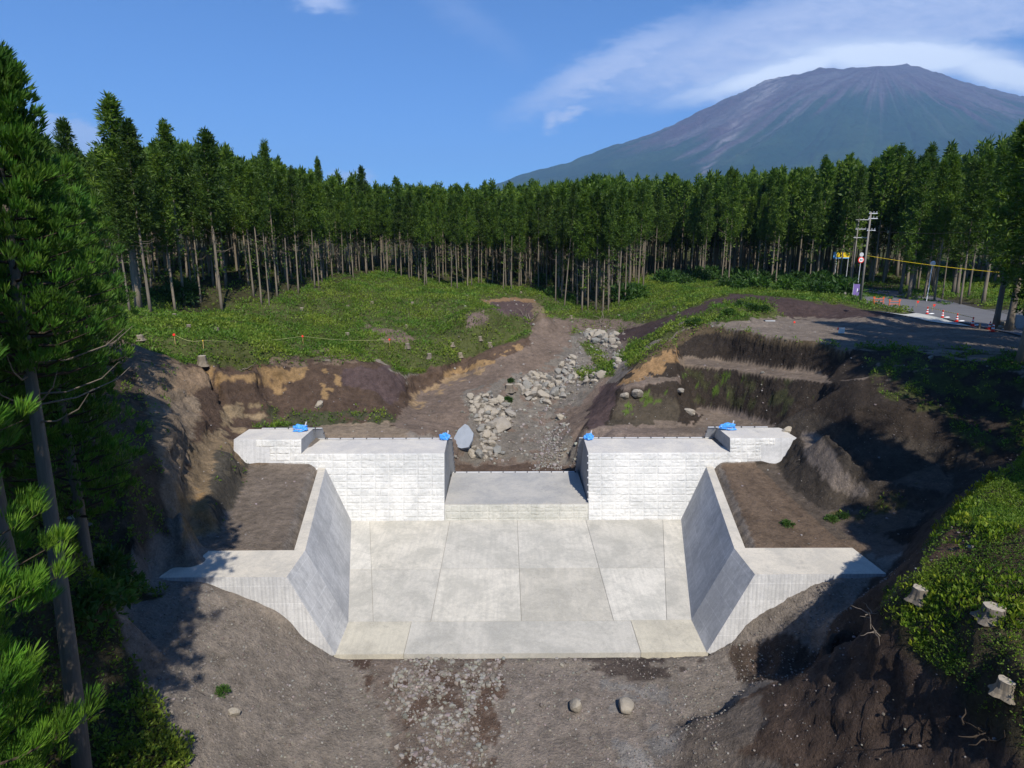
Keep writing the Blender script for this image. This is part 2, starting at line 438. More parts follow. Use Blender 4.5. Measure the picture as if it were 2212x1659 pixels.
# upstream form boards with their steel rail
bracket_me = MB().box(-.035, .035, -.09, .09, -.04, .04).mesh('bracket')
def bracket(loc, parent):
    b = obj('bracket', bracket_me, M['bracket'], parent); b.location = loc; return b
for s in (-1, 1):
    for nm, xa, xb, zt in (('form_board', 4.86, 15.2, 4.6), ('form_board', 14.5, 19.0, 5.6)):
        yb = 43.35 - (zt - 4.6) * 0.6
        zb = 0.9 if zt < 5 else 3.9
        mb = MB(); mb.prism([(yb + .02, zt + .03), (yb + .1, zt + .03), (yb + .1 + (zt - zb) * .6, zb), (yb + .02 + (zt - zb) * .6, zb)], s * xa, s * xb)
        fb = dpart(mb, nm, M['form'])
        mb = MB(); mb.box(*sorted((s * xa, s * xb)), yb - .03, yb + .05, zt + .033, zt + .085); mb.V = [(v[0], v[1] - 39, v[2]) for v in mb.V]
        mb.build('edge_rail', M['rail'], fb)
        x = xa + .5
        while x < xb:
            bracket((s * x, yb + .01 - 39, zt + .075), fb); x += 1.0
        k = 0
        while zt - 0.4 - k * .5 > zb:
            z = zt - .4 - k * .5; y = yb + (zt - z) * .6
            bracket((s * (xa - .02), y + .05 - 39, z), fb); k += 1
mb = MB(); mb.box(-5.05, 5.05, 45.42, 45.50, 1.103, 1.17); er = dpart(mb, 'crest_rail', M['rail'])
for i in range(11): bracket((-4.9 + i * .98, 45.46 - 39, 1.15), er)
for i in range(7):
    mb = MB(); mb.box(5.02, 5.10, wing_face(4.4 - i * .5) - .05, wing_face(4.4 - i * .5) + .03, 4.36 - i * .5, 4.44 - i * .5)
    dpart(mb, 'form_tie', M['rail'])

# ------------------------------------------------------------------ apron and training walls
def toe(y):      # half width of the apron floor at distance y
    return 9.0 if y <= 27.75 else 9.0 + (y - 27.75) / (38.9 - 27.75) * 2.67
def fz(y): return -0.62 + (y - 25.3) / 13.6 * 0.62
apron = thing('concrete_apron', 'wide pale concrete apron floor of large cast slabs below the dam', 'concrete floor', (0, 32, 0))
def slab(pts, mat, top=0.0, name='floor_slab'):
    V = [(x, y - 32, fz(y) + top) for x, y in pts] + [(x, y - 32, fz(y) - .35) for x, y in pts]; n = len(pts)
    F = [tuple(range(n)), tuple(range(n, 2 * n))[::-1]] + [(i, (i + 1) % n, n + (i + 1) % n, n + i) for i in range(n)]
    return obj(name, poly_mesh(name, V, F), mat, apron)
g = 0.011
rows = [(32.7, 38.93), (27.75, 32.7)]
for ya, yb in rows:
    a, b = ya + g, yb - g
    xs = [-4.7, 0.05, 4.9]
    slab([(-toe(a) - .1, a), (-toe(a) + 1.3 - g, a), (-toe(b) + 1.3 - g, b), (-toe(b) - .1, b)], M['slab'])
    slab([(-toe(a) + 1.3 + g, a), (xs[0] - g, a), (xs[0] - g, b), (-toe(b) + 1.3 + g, b)], M['slab'])
    slab([(xs[0] + g, a), (xs[1] - g, a), (xs[1] - g, b), (xs[0] + g, b)], M['slab'])
    slab([(xs[1] + g, a), (xs[2] - g, a), (xs[2] - g, b), (xs[1] + g, b)], M['slab'])
    slab([(xs[2] + g, a), (toe(a) - 1.3 - g, a), (toe(b) - 1.3 - g, b), (xs[2] + g, b)], M['slab'])
    slab([(toe(a) - 1.3 + g, a), (toe(a) + .1, a), (toe(b) + .1, b), (toe(b) - 1.3 + g, b)], M['slab'])
a, b = 25.3, 27.75 - g
for xa, xb in ((-9.08, -5.7 - g), (-5.7 + g, 5.8 - g), (5.8 + g, 9.08)):
    sl_ = slab([(xa, a), (xb, a), (xb, b), (xa, b)], M['slab'] if xa < 0 < xb else M['slab_dark'])
slab([(-8.9, 25.5), (8.9, 25.5), (11.6, 38.9), (-11.6, 38.9)], M['joint'], -0.045, 'joint_filler')
mb = MB(); mb.prism([(25.28, -2.0), (25.28, -1.0), (38, -.6), (38, -2)], -8.9, 8.9); mb.V = [(v[0], v[1] - 32, v[2]) for v in mb.V]
mb.build('foundation', M['crest'], apron)
for s, side in ((-1, 'left'), (1, 'right')):
    lab = {'left': 'sloped concrete training wall on the left of the apron, its wing tip under tree shadow',
           'right': 'sloped concrete training wall on the right of the apron, its inner face dark and stained'}[side]
    tw = thing('training_wall', lab, 'retaining wall', (s * 11, 32, 0))
    def tp(v): return (s * v[0] - s * 11, v[1] - 32, v[2])
    toeB, T1, T2 = (11.67, 38.95, 0.0), (9.0, 27.75, -.51), (9.0, 25.28, -.62)
    topB, K1, K2 = (13.5, 39.8, 3.62), (11.05, 28.0, 3.45), (11.08, 25.46, 3.42)
    oB, oK, pR, pF = (14.02, 39.84, 3.62), (11.62, 28.02, 3.45), (17.2, 28.02, 3.43), (17.35, 25.46, 3.42)
    zb = -2.0
    def dn(v): return (v[0], v[1], zb)
    faces = [('inner_face', [toeB, T1, K1, topB], 'wallface'), ('flared_face', [T1, T2, K2, K1], 'wallface'),
             ('end_face', [T2, (17.35, 25.32, -.62), pF, K2], 'ribbed'), ('cap', [topB, K1, oK, oB], 'cap'), ('wing_top', [K1, K2, pF, pR, oK], 'cap')]
    for nm, q, mt in faces:
        me = poly_mesh(nm, [tp(v) for v in q], [tuple(range(len(q)))])
        bm = bmesh.new(); bm.from_mesh(me); n = bm.faces[:][0].normal
        want = Vector((-s, -.2, .3)) if 'face' in nm and nm != 'end_face' else (Vector((0, -1, 0)) if nm == 'end_face' else Vector((0, 0, 1)))
        if n.dot(want) < 0: bmesh.ops.reverse_faces(bm, faces=bm.faces)
        # give the slab of concrete real depth behind its visible face
        nv = bm.faces[:][0].normal.copy(); r = bmesh.ops.extrude_face_region(bm, geom=list(bm.faces))
        for v in [v for v in r['geom'] if isinstance(v, bmesh.types.BMVert)]: v.co -= nv * 0.35
        bmesh.ops.recalc_face_normals(bm, faces=bm.faces)
        bm.to_mesh(me); bm.free(); me.update()
        while me.uv_layers: me.uv_layers.remove(me.uv_layers[0])
        auto_uv(me)
        obj(nm, me, M[mt], tw)
    # buried body under cap
    mb = MB()
    V = [tp(v) for v in [(11.9, 38.9, -1), (9.4, 28, -1), (9.4, 25.6, -1), (17.2, 25.6, -1), (17.1, 27.9, -1), (11.55, 27.95, -1), (13.95, 39.8, -1),
                         (13.6, 39.7, 3.3), (11.2, 28.1, 3.2), (11.2, 25.7, 3.2), (17.2, 25.7, 3.2), (17.1, 27.9, 3.2), (11.55, 27.95, 3.2), (13.95, 39.8, 3.3)]]
    F = [tuple(range(7))[::-1], tuple(range(7, 14))] + [(i, (i + 1) % 7, 7 + (i + 1) % 7, 7 + i) for i in range(7)]
    mb.add(V, F).build('core', M['cast'], tw)

# blue tarps bundled over the corners of the wings
def tarp(name, label, loc, sx, sy, sz, seed):
    t = thing(name, label, 'tarp', loc, 'blue sheet bundles on the wing corners')
    bm = bmesh.new(); bmesh.ops.create_icosphere(bm, subdivisions=4, radius=1)
    V = np.array([v.co[:] for v in bm.verts]); n = fbm(V[:, 0] * 2 + seed, V[:, 1] * 2, V[:, 2] * 2, octv=4)
    for v, k in zip(bm.verts, n):
        v.co *= 1 + 0.45 * k; v.co.x *= sx; v.co.y *= sy; v.co.z = max(v.co.z * sz, -sz * .55) + sz * .5
    me = bpy.data.meshes.new('sheet'); bm.to_mesh(me); bm.free()
    obj('sheet', me, M['tarp'], t)
    mb = MB(); mb.tube([(sx * .4, 0, 0), (sx * .75, .1, sz * 2.3)], 0.05, 6); mb.build('post', M['rail'], t)
    mb = MB(); mb.tube([(-sx * .9, -.05, sz * .5), (0, -sy * 1.12, sz * .55), (sx * .9, 0, sz * .5)], 0.015, 5); mb.build('tie_rope', M['white'], t)
tarp('tarp_bundle', 'blue tarp bundle on the left corner of the spillway', (-5.4, 43.2, 4.65), .36, .25, .28, 3)
tarp('tarp_bundle', 'blue tarp bundle on the right corner of the spillway', (5.5, 43.1, 4.65), .36, .25, .28, 9)
tarp('tarp_bundle', 'blue tarp bundle on the raised left end of the dam', (-15.9, 42.2, 5.65), .55, .3, .28, 5)
tarp('tarp_bundle', 'blue tarp bundle on the raised right end of the dam', (15.8, 42.2, 5.65), .55, .3, .28, 14)

# ------------------------------------------------------------------ terrain
PT = []                                          # (x, y, z) control points
def add_line(pts, step=1.2):
    for i, p in enumerate(pts):
        PT.append(tuple(p))
        if i + 1 < len(pts):
            a, b = np.array(p), np.array(pts[i + 1]); L = np.linalg.norm(b - a); n = int(L / step)
            for k in range(1, n + 1):
                q = a + (b - a) * k / (n + 1); PT.append(tuple(q))
def WL(*pts, step=1.2): add_line(pts, step)
def PL(*pts, step=1.2): add_line([P(*p) for p in pts], step)
def YL(*pts, step=1.2): add_line([PY(*p) for p in pts], step)
def PT1(*pts):
    for p in pts: PT.append(P(*p))
# river bed in the foreground
WL((-8.6, 25.25, -.72), (0, 25.25, -.72), (8.8, 25.25, -.72))
WL((-7, 21, -1.0), (-2, 21, -1.15), (4, 21, -1.0), (8, 21, -.8)); WL((-7, 16, -1.3), (-1, 16, -1.6), (5, 16, -1.3)); WL((-8, 8, -1.6), (0, 8, -2), (6, 8, -1.6))
WL((-10, -6, -2), (0, -6, -2.4), (8, -6, -2)); WL((-10, -30, -4), (8, -30, -4)); WL((-60, -30, 3), (-40, -30, 2), (40, -30, 8), (70, -30, 10))
# earth against the end faces of the training walls
WL((-9.0, 25.2, -.62), (-10.2, 25.2, .27), (-11.5, 25.2, 1.26), (-12.7, 25.2, 2.13), (-14.6, 25.2, 3.2), (-15.2, 25.2, 3.4), (-17.4, 25.2, 3.45))
WL((9.0, 25.2, -.62), (10.4, 25.2, .2), (11.7, 25.2, 1.3), (13.05, 25.2, 2.3), (14.2, 25.2, 3.15), (15.2, 25.2, 3.42), (17.4, 25.2, 3.45))
WL((-9.5, 20, -.3), (-12, 20.5, 1.2), (-14, 21, 2.2), (-16, 21.5, 3.0), (-19, 22, 3.8)); WL((-9, 15, -.8), (-12, 15, .6), (-15, 15, 1.8), (-20, 15, 4)); WL((-10, 8, -.8), (-14, 8, 1.4), (-22, 8, 5))
WL((9.5, 22.5, -.5), (11.5, 23, .7), (13.5, 23.6, 2.0), (15.5, 24, 3.0))
# buried under the concrete
WL((-8, 27, -1.5), (8, 27, -1.5)); WL((-8, 31, -1.4), (8, 31, -1.4)); WL((-10, 36, -1.2), (10, 36, -1.2)); WL((-11, 39.6, -1.2), (11, 39.6, -1.2)); WL((-5, 43.6, -.6), (5, 43.6, -.6))
WL((-8.9, 25.7, -1.5), (8.9, 25.7, -1.5)); WL((-16.8, 26.2, 2.6), (-11.3, 26.2, 2.6)); WL((16.8, 26.2, 2.6), (11.3, 26.2, 2.6))
WL((-9.9, 26.2, -1.3), (-9.9, 28, -1.3), (-12.2, 38.6, -1)); WL((9.9, 26.2, -1.3), (9.9, 28, -1.3), (12.2, 38.6, -1))
WL((-12.0, 28.3, 2.9), (-14, 39.2, 3.2)); WL((12.0, 28.3, 2.9), (14, 39.2, 3.2)); WL((-11.2, 27.6, 2.8), (-11.4, 28.4, 2.6), (-13.5, 38.7, 2.9)); WL((11.2, 27.6, 2.8), (11.4, 28.4, 2.6), (13.5, 38.7, 2.9))
WL((-13.5, 41.5, 3.6), (-6, 41.5, 3.5)); WL((13.5, 41.5, 3.6), (6, 41.5, 3.5)); WL((-19.6, 41.6, 4.9), (-15.3, 41.6, 4.8)); WL((19.6, 41.6, 4.9), (15.3, 41.6, 4.8))
# backfill behind the training walls
for s in (-1, 1):
    WL((s * 12.15, 28.3, 3.38), (s * 13.2, 33, 3.52), (s * 14.4, 38.9, 3.7)); WL((s * 14.4, 39.4, 3.75), (s * 17.5, 39.4, 3.78))
    WL((s * 11.9, 28.12, 3.36), (s * 17.2, 28.12, 3.38)); WL((s * 15, 33, 3.55), (s * 16.8, 31, 3.5))
# ground behind the wings
WL((6.6, 46.2, 3.6), (8, 45.6, 4.3), (12, 45.3, 4.45), (14.3, 45, 4.5), (15.5, 44.7, 4.7), (17.5, 44.2, 5.2), (19.6, 43.4, 5.5))
WL((-6.6, 46.2, 3.4), (-8, 45.6, 4.3), (-12, 45.3, 4.45), (-14.3, 45, 4.55), (-15.5, 44.7, 4.8), (-17.5, 44.2, 5.2), (-19.6, 43.4, 5.5))
WL((7.0, 43.8, 3.4), (6.8, 47.5, 3.6)); WL((-7.0, 43.8, 3.4), (-6.6, 47.5, 3.6)); WL((-5.6, 40, -.8), (-5.6, 45, -.4)); WL((5.6, 40, -.8), (5.6, 45, -.4))
# stream channel upstream of the spillway
WL((-4.6, 46.3, .85), (4.7, 46.3, .85)); WL((-4.3, 48, 1.0), (4.2, 48, .9))
PL((985, 1010, 1.1), (975, 955, 3.0), (940, 925, 4.3)); PL((1245, 1010, 1.0), (1255, 960, 3.0), (1262, 925, 4.1))
PL((1040, 975, 1.7), (1100, 980, 1.5), (1190, 985, 1.5)); PL((1040, 940, 2.6), (1120, 940, 2.2), (1200, 930, 2.3))
PL((1020, 890, 4.0), (1120, 880, 3.5), (1200, 880, 3.3), (1255, 890, 3.6)); PL((1040, 850, 5.1), (1160, 840, 4.4), (1240, 845, 4.5)); PL((1110, 815, 5.8), (1200, 810, 5.2), (1280, 810, 5.6))
PL((1215, 770, 6.9), (1245, 765, 6.7), (1300, 765, 6.6), (1335, 770, 7.0)); PL((1235, 725, 8.3), (1270, 715, 8.1), (1335, 725, 8.0))
PL((1260, 695, 9.2), (1310, 688, 9.2)); PT1((1255, 665, 10.3), (1310, 668, 10.4), (1280, 640, 11.8))
# track beside the stream
PL((880, 905, 4.2), (905, 855, 4.5), (1000, 802, 5.6), (1100, 760, 6.9), (1145, 732, 7.9), (1165, 700, 9.0), (1180, 688, 9.5))
PL((1000, 860, 4.8), (1080, 815, 5.9), (1180, 760, 7.2), (1215, 715, 8.5))
# grass bank: lip of the cut, and the rise behind it
PL((835, 800, 7.8), (900, 797, 6.9), (940, 790, 7.0), (1000, 772, 7.2), (1060, 748, 8.2), (1100, 728, 8.9), (1138, 702, 9.9)); PL((1135, 690, 10.2), (1050, 690, 10.4))
PL((860, 810, 6.4), (895, 835, 4.8))
# scooped purple pit
PL((1045, 652, 12.9), (1100, 646, 13.0), (1152, 648, 12.8)); PL((1060, 668, 11.6), (1120, 688, 10.3), (1152, 700, 9.7)); PL((1160, 652, 12.6), (1175, 678, 10.4))
PL((700, 690, 10.8), (850, 690, 10.6), (980, 690, 10.3)); PL((620, 730, 10.3), (760, 730, 9.8), (900, 730, 9.3), (1020, 725, 9.3)); PL((560, 700, 11.2), (640, 660, 12.6))
PL((760, 640, 12.9), (870, 640, 12.6), (980, 650, 12.3))
PL((320, 678, 13.0), (400, 665, 12.6), (480, 672, 12.2), (575, 658, 12.8), (650, 632, 13.8), (705, 606, 14.8), (770, 590, 15.5), (830, 587, 15.6), (880, 600, 14.8), (950, 612, 13.8), (1040, 615, 13.4), (1105, 624, 13.0), (1165, 626, 12.8), (1195, 648, 11.6), (1225, 660, 10.9), (1250, 672, 10.2), step=3)
PL((1305, 674, 10.3), (1345, 655, 11.2), (1370, 622, 13.0), (1430, 590, 14.4), (1480, 585, 14.7), (1560, 600, 14.2), (1650, 598, 14.2), (1750, 615, 13.6), (1830, 628, 13.2), step=3)
PL((1330, 690, 9.6), (1400, 660, 11.3), (1450, 630, 12.8))
# left cut: lip and foot
PL((310, 770, 10.8), (400, 772, 10.4), (440, 792, 9.9), (520, 790, 9.6), (620, 788, 9.0), (720, 778, 8.9), (800, 783, 8.5)); PL((560, 745, 10.8), (450, 740, 11.4), (330, 730, 12.0))
YL((470, 870, 45.8), (520, 850, 47.6), (600, 840, 49.3), (700, 838, 50.8), (760, 850, 52)); PL((700, 918, 4.6), (780, 918, 4.5), (858, 912, 4.3)); PL((560, 925, 5.0), (620, 920, 4.9)); PL((800, 850, 6.2), (870, 870, 4.9))
PL((475, 940, 5.9), (500, 925, 5.6))
# left ledge and bank
PL((455, 960, 5.8), (440, 1010, 5.5), (425, 1060, 5.2), (415, 1110, 4.7)); PL((500, 962, 5.6), (498, 990, 5.4), (470, 1050, 5.2), (455, 1100, 4.8))
PL((535, 1008, 3.8), (515, 1060, 3.6), (485, 1120, 3.5), (455, 1172, 3.4)); PL((410, 1170, 3.5), (395, 1195, 3.5), (440, 1215, 3.4))
PL((375, 880, 9.2), (372, 960, 8.2), (380, 1030, 7.4), (385, 1090, 6.4), (370, 1150, 4.6)); PL((430, 900, 7.6), (428, 960, 6.4), (405, 1040, 5.8), (395, 1110, 5.0))
PL((300, 850, 10), (290, 950, 9.0), (280, 1050, 8.2), (290, 1140, 6.4), (310, 1200, 4.4)); PL((200, 1100, 8.6), (220, 1200, 6.0), (270, 1250, 4.0)); PL((330, 1245, 3.5), (300, 1300, 3.3), (240, 1350, 3.8))
PL((100, 1100, 9.5), (60, 1250, 8), (120, 1400, 5.5)); PL((0, 900, 12), (150, 880, 11.2), (240, 800, 11.2)); PL((180, 1550, 3.2), (40, 1600, 4.2)); PT1((230, 720, 12.8), (120, 740, 13.4), (0, 760, 14))
# rock mass and path at the right wing
PL((1678, 1000, 3.8), (1700, 1040, 3.7), (1720, 1062, 3.6), (1760, 1092, 3.5), (1800, 1114, 3.5), (1850, 1165, 3.4), (1900, 1205, 3.42), (1950, 1245, 3.3), step=.6)
PL((1724, 944, 5.7), (1745, 985, 5.3), (1775, 1022, 4.9), (1800, 1050, 4.6), (1832, 1075, 4.1), step=.6); PL((1758, 940, 5.8), (1800, 985, 5.3), (1842, 1035, 4.8), (1872, 1062, 4.4), step=.6)
PL((1790, 930, 7.1), (1840, 980, 6.4), (1890, 1030, 5.6)); PL((1850, 1100, 3.9), (1930, 1100, 4.3), (1960, 1160, 3.9))
PL((1690, 915, 5.2), (1745, 915, 5.6))
PL((1900, 950, 6.6), (2000, 980, 6.3), (2050, 1020, 5.6)); PL((1850, 880, 8.2), (1950, 870, 8.9), (2080, 880, 8.7), (2212, 900, 8.9)); PL((2100, 950, 7.6), (2212, 960, 7.8))
PL((1790, 850, 8.4), (1850, 820, 9.6), (1950, 800, 10.4), (2080, 800, 10.7), (2212, 800, 11.0)); WL((27, 27, 9.4), (35, 26, 10), (60, 27, 11))
# terraced cut on the right
YL((1275, 925, 47.6), (1350, 925, 47.8), (1460, 925, 48.2)); PL((1330, 868, 5.6), (1380, 868, 5.6), (1460, 872, 5.5))
PL((1350, 834, 6.95), (1400, 829, 7.1), (1462, 823, 7.2), step=.5); PL((1375, 821, 7.25), (1462, 813, 7.4), step=.5)
PL((1325, 906, 4.4), (1380, 908, 4.4), (1462, 908, 4.35), step=.6)
PL((1300, 872, 5.0), (1330, 830, 6.5), (1380, 785, 8.3), (1430, 745, 10.0), (1450, 733, 10.5)); PL((1270, 905, 4.0), (1290, 860, 4.6))
# benches: back edge, front edge and foot of each face
PL((1500, 700, 11.3), (1560, 705, 11.3), (1600, 714, 11.25), (1680, 727, 11.15), (1760, 741, 11.0), (1830, 752, 10.95), (1900, 765, 10.9), step=.5)
PL((1480, 774, 8.15), (1570, 782, 8.1), (1690, 799, 8.4), (1790, 812, 8.6), step=.5); PL((1470, 786, 8.05), (1560, 795, 8.0), (1680, 812, 8.3), (1780, 828, 8.5), step=.5)
PL((1505, 882, 4.3), (1570, 895, 4.2), (1645, 915, 4.5), (1690, 925, 4.9), step=.5); PL((1500, 890, 4.25), (1570, 905, 4.1), (1640, 923, 4.4), step=.5); PL((1498, 922, 3.95), (1560, 930, 4.0), step=.6)
# yard, mat bank and road
PL((1560, 690, 11.4), (1650, 690, 11.35), (1690, 690, 11.3), (1800, 687, 11.3), (1920, 684, 11.4)); PL((1700, 710, 11.2), (1850, 715, 11.2), (2000, 720, 11.3), (2120, 725, 11.5)); PL((1950, 685, 11.6), (2100, 708, 11.6), (2212, 722, 11.6))
PL((1640, 655, 12.9), (1700, 646, 13.3), (1760, 652, 13.1), (1850, 664, 12.6), (1935, 678, 11.9)); PL((1585, 636, 13.4), (1500, 662, 12.2), (1440, 690, 10.7), (1390, 712, 9.3), (1340, 722, 8.6))
PL((1570, 665, 12.7), (1640, 668, 12.4), (1665, 672, 12.0)); PL((1360, 740, 8.3), (1420, 715, 10.0), (1480, 690, 11.6)); PL((1340, 790, 7.0), (1400, 750, 8.8)); PL((1400, 700, 9.8), (1470, 668, 11.6))
PL((1840, 640, 12.9), (1950, 662, 12.3), (2050, 684, 11.9), (2212, 712, 11.7)); PL((1850, 622, 13.1), (2000, 640, 12.6), (2110, 668, 12.1), (2212, 690, 11.9)); PL((1840, 610, 13.8), (1980, 612, 13.8), (2100, 632, 13.3), (2212, 655, 13.0))
# foreground mound on the right
RIDGE = [P(*q) for q in [(1480, 1562, -.3), (1540, 1532, 0), (1610, 1502, .5), (1680, 1478, 1.2), (1750, 1440, 2.4), (1830, 1385, 3.9), (1890, 1335, 5.4), (1915, 1290, 6.4), (1960, 1250, 7.3), (2050, 1130, 8.4), (2110, 1065, 8.9), (2212, 985, 9.6)]]
add_line(RIDGE, .6)
PL((1465, 1655, -.9), (1540, 1620, -.2), (1640, 1590, .7), (1760, 1540, 2.2), (1850, 1480, 3.9), (1920, 1400, 5.4), step=.6); PT1((1600, 1658, 0), (1750, 1640, 1.4), (1900, 1600, 3.3), (2000, 1500, 5.3))
PT1((2050, 1250, 7.8), (2150, 1200, 8.7), (2212, 1150, 9.3), (2150, 1350, 7.9), (2212, 1450, 7.8), (2080, 1450, 6.6), (2000, 1350, 6.6), (2100, 1600, 5.1), (2212, 1620, 6.0))
WL((3.5, 12, -1.3), (6, 12, -.6), (8.6, 11.5, 1.4), (11.6, 10, 4.4), (15, 9, 6.0)); WL((3, 5, -1), (7, 4, .2), (11, 3, 3), (16, 2, 5)); WL((20, 14, 9.0), (30, 18, 10.2), (45, 20, 11)); WL((22, 0, 7), (40, 0, 9.5))
add_line([(x + .7, y + 2.3, max(-.4, z * .40 - .8)) for x, y, z in RIDGE[2:8]])
add_line([(x - .2, y + 3.4, 3.6) for x, y, z in RIDGE[8:11]] + [(20.5, 28.6, 3.9), (24, 30.5, 5.4), (29, 31.5, 8)])
add_line([(x - .1, y + .9, z - 1.5) for x, y, z in RIDGE[4:11]])
# forest floor and far ground
WL((-40, 60, 14), (-28, 90, 15), (-60, 60, 16), (-60, 100, 18)); WL((-60, 15, 12), (-60, 35, 14), (-30, 45, 13)); WL((-30, 15, 8.5), (-30, 25, 10.5))
WL((-110, 40, 20), (-110, 100, 22), (-80, 150, 22)); WL((-50, 125, 17.5), (-25, 135, 16.5), (-10, 125, 15.5), (5, 118, 13.6), (14, 118, 12.4), (22, 122, 13.5), (40, 125, 15.6), (60, 125, 16), (85, 120, 15.5), (110, 110, 15), step=6)
WL((-60, 180, 21), (0, 170, 18.5), (25, 165, 17), (80, 170, 19.5), (130, 160, 19), step=8); WL((70, 80, 13.5), (90, 80, 14), (60, 50, 12), (90, 50, 12.5), (120, 60, 13)); WL((-120, 250, 30), (0, 250, 25), (140, 250, 27)); WL((130, 0, 12), (-120, 0, 16))
WL((-130, -32, 10), (130, -32, 12)); WL((-170, 300, 36), (0, 300, 28), (190, 300, 31)); WL((-170, -32, 12), (-170, 130, 25)); WL((190, -32, 12), (190, 130, 17))

def build_tin():
    pts = np.array(PT, float)
    # drop near duplicates
    key = np.round(pts[:, :2] / 0.12).astype(int); _, ui = np.unique(key, axis=0, return_index=True); pts = pts[ui]
    res = delaunay_2d_cdt([Vector((p[0], p[1])) for p in pts], [], [], 0, 1e-5, True)
    vo, _, fo, vi = res[0], res[1], res[2], res[3]
    z = np.array([np.mean([pts[k][2] for k in ids]) for ids in vi])
    xy = np.array([[v.x, v.y] for v in vo])
    return xy, z, np.array([f for f in fo if len(f) == 3])
xs = np.concatenate([-170 + np.arange(0, 130, 4.0), np.arange(-40, -26, .6), np.arange(-26, 34, .16), np.arange(34, 60, .5), np.arange(60, 191, 4.0)])
ys = np.concatenate([np.arange(-32, 8, 2.0), np.arange(8, 30, .17), np.arange(30, 68, .16), np.arange(68, 110, .35), np.arange(110, 301, 4.0)])
GX, GY = np.meshgrid(xs, ys)
GZ = np.full(GX.shape, np.nan)
txy, tz, tf = build_tin()
for a, b, c in tf:
    p0, p1, p2 = txy[a], txy[b], txy[c]
    x0, x1 = min(p0[0], p1[0], p2[0]), max(p0[0], p1[0], p2[0]); y0, y1 = min(p0[1], p1[1], p2[1]), max(p0[1], p1[1], p2[1])
    i0, i1 = np.searchsorted(xs, x0 - 1e-6), np.searchsorted(xs, x1 + 1e-6, 'right'); j0, j1 = np.searchsorted(ys, y0 - 1e-6), np.searchsorted(ys, y1 + 1e-6, 'right')
    if i0 >= i1 or j0 >= j1: continue
    X, Y = GX[j0:j1, i0:i1], GY[j0:j1, i0:i1]
    den = (p1[1] - p2[1]) * (p0[0] - p2[0]) + (p2[0] - p1[0]) * (p0[1] - p2[1])
    if abs(den) < 1e-12: continue
    l0 = ((p1[1] - p2[1]) * (X - p2[0]) + (p2[0] - p1[0]) * (Y - p2[1])) / den
    l1 = ((p2[1] - p0[1]) * (X - p2[0]) + (p0[0] - p2[0]) * (Y - p2[1])) / den
    l2 = 1 - l0 - l1; m = (l0 > -1e-6) & (l1 > -1e-6) & (l2 > -1e-6)
    sub = GZ[j0:j1, i0:i1]; sub[m] = (l0 * tz[a] + l1 * tz[b] + l2 * tz[c])[m]
nanm = np.isnan(GZ)
if nanm.any():
    GZ[nanm] = 15 + 0.05 * np.clip(GY[nanm], 0, None)
def smooth(Z, n):
    for _ in range(n):
        Q = np.pad(Z, 1, mode='edge')
        Z = (Q[:-2, 1:-1] + Q[2:, 1:-1] + Q[1:-1, :-2] + Q[1:-1, 2:] + 2 * Z) / 6
    return Z
Z1 = smooth(GZ, 1); Zs = smooth(GZ, 3); Zl = smooth(GZ, 24)
far = np.clip((GY - 50) / 20, 0, 1) * np.clip(1 - (np.abs(GX - 22) < 16) * (GY < 64), 0, 1)
GZ = Zs * (1 - far) + Zl * far
sharp = (GX > 6) & (GX < 33) & (GY > 27) & (GY < 64); GZ = np.where(sharp, Z1 * (1 - 0 * far), GZ)
PXg, PYg, ZC = proj(np.stack([GX, GY, GZ], -1).reshape(-1, 3)); PXg = PXg.reshape(GX.shape); PYg = PYg.reshape(GX.shape)
gy_, gx_ = np.gradient(GZ, ys, xs); SLOPE = np.hypot(gx_, gy_)
print('terrain', GX.shape, 'tin pts', len(PT))

# ------------------------------------------------------------------ what the ground is made of
wx = PXg + 7 * fbm(GX, GY, None, .9, 4, 5) * np.clip(60 / np.maximum(ZC.reshape(GX.shape), 5), .5, 2)
wy = PYg + 5 * fbm(GX, GY, None, .9, 4, 9) * np.clip(60 / np.maximum(ZC.reshape(GX.shape), 5), .5, 2)
C = np.empty(GX.shape + (3,)); C[:] = (0.205, 0.175, 0.145)
ROUGH = np.full(GX.shape, .04)                       # relief amplitude in metres
GRASS = np.zeros(GX.shape)
def zone(poly, col=None, rough=None, grass=None, y0=-99, y1=999, a=1.0, x0=-999, x1=999, blend=0.0):
    m = in_poly(wx, wy, poly) & (GY > y0) & (GY < y1) & (GX > x0) & (GX < x1) & (ZC.reshape(GX.shape) > 1)
    if blend: m &= (fbm(GX, GY, GZ, 1.1, 4, int(poly[0][0])) * .5 + .5) > blend
    if col is not None: C[m] = C[m] * (1 - a) + np.array(col) * a
    if rough is not None: ROUGH[m] = rough
    if grass is not None: GRASS[m] = grass
    return m
EARTH = (0.185, 0.155, 0.128); SHADE_EARTH = (0.042, 0.033, 0.026); UMBER = (0.085, 0.058, 0.042); OCHRE = (0.27, 0.175, 0.085); TAN = (0.23, 0.18, 0.13); GRN = (0.072, 0.082, 0.028); MAUVE = (0.088, 0.062, 0.058); FLOOR = (0.035, 0.028, 0.018)
m = (GY > 66) | ((GX < -18) & (GY > 44)); C[m] = GRN; GRASS[m] = 1.0; ROUGH[m] = .10
m = (GY < 66) & (GX < -17.5) & (GY < 44); C[m] = (0.15, 0.11, 0.075); ROUGH[m] = .10
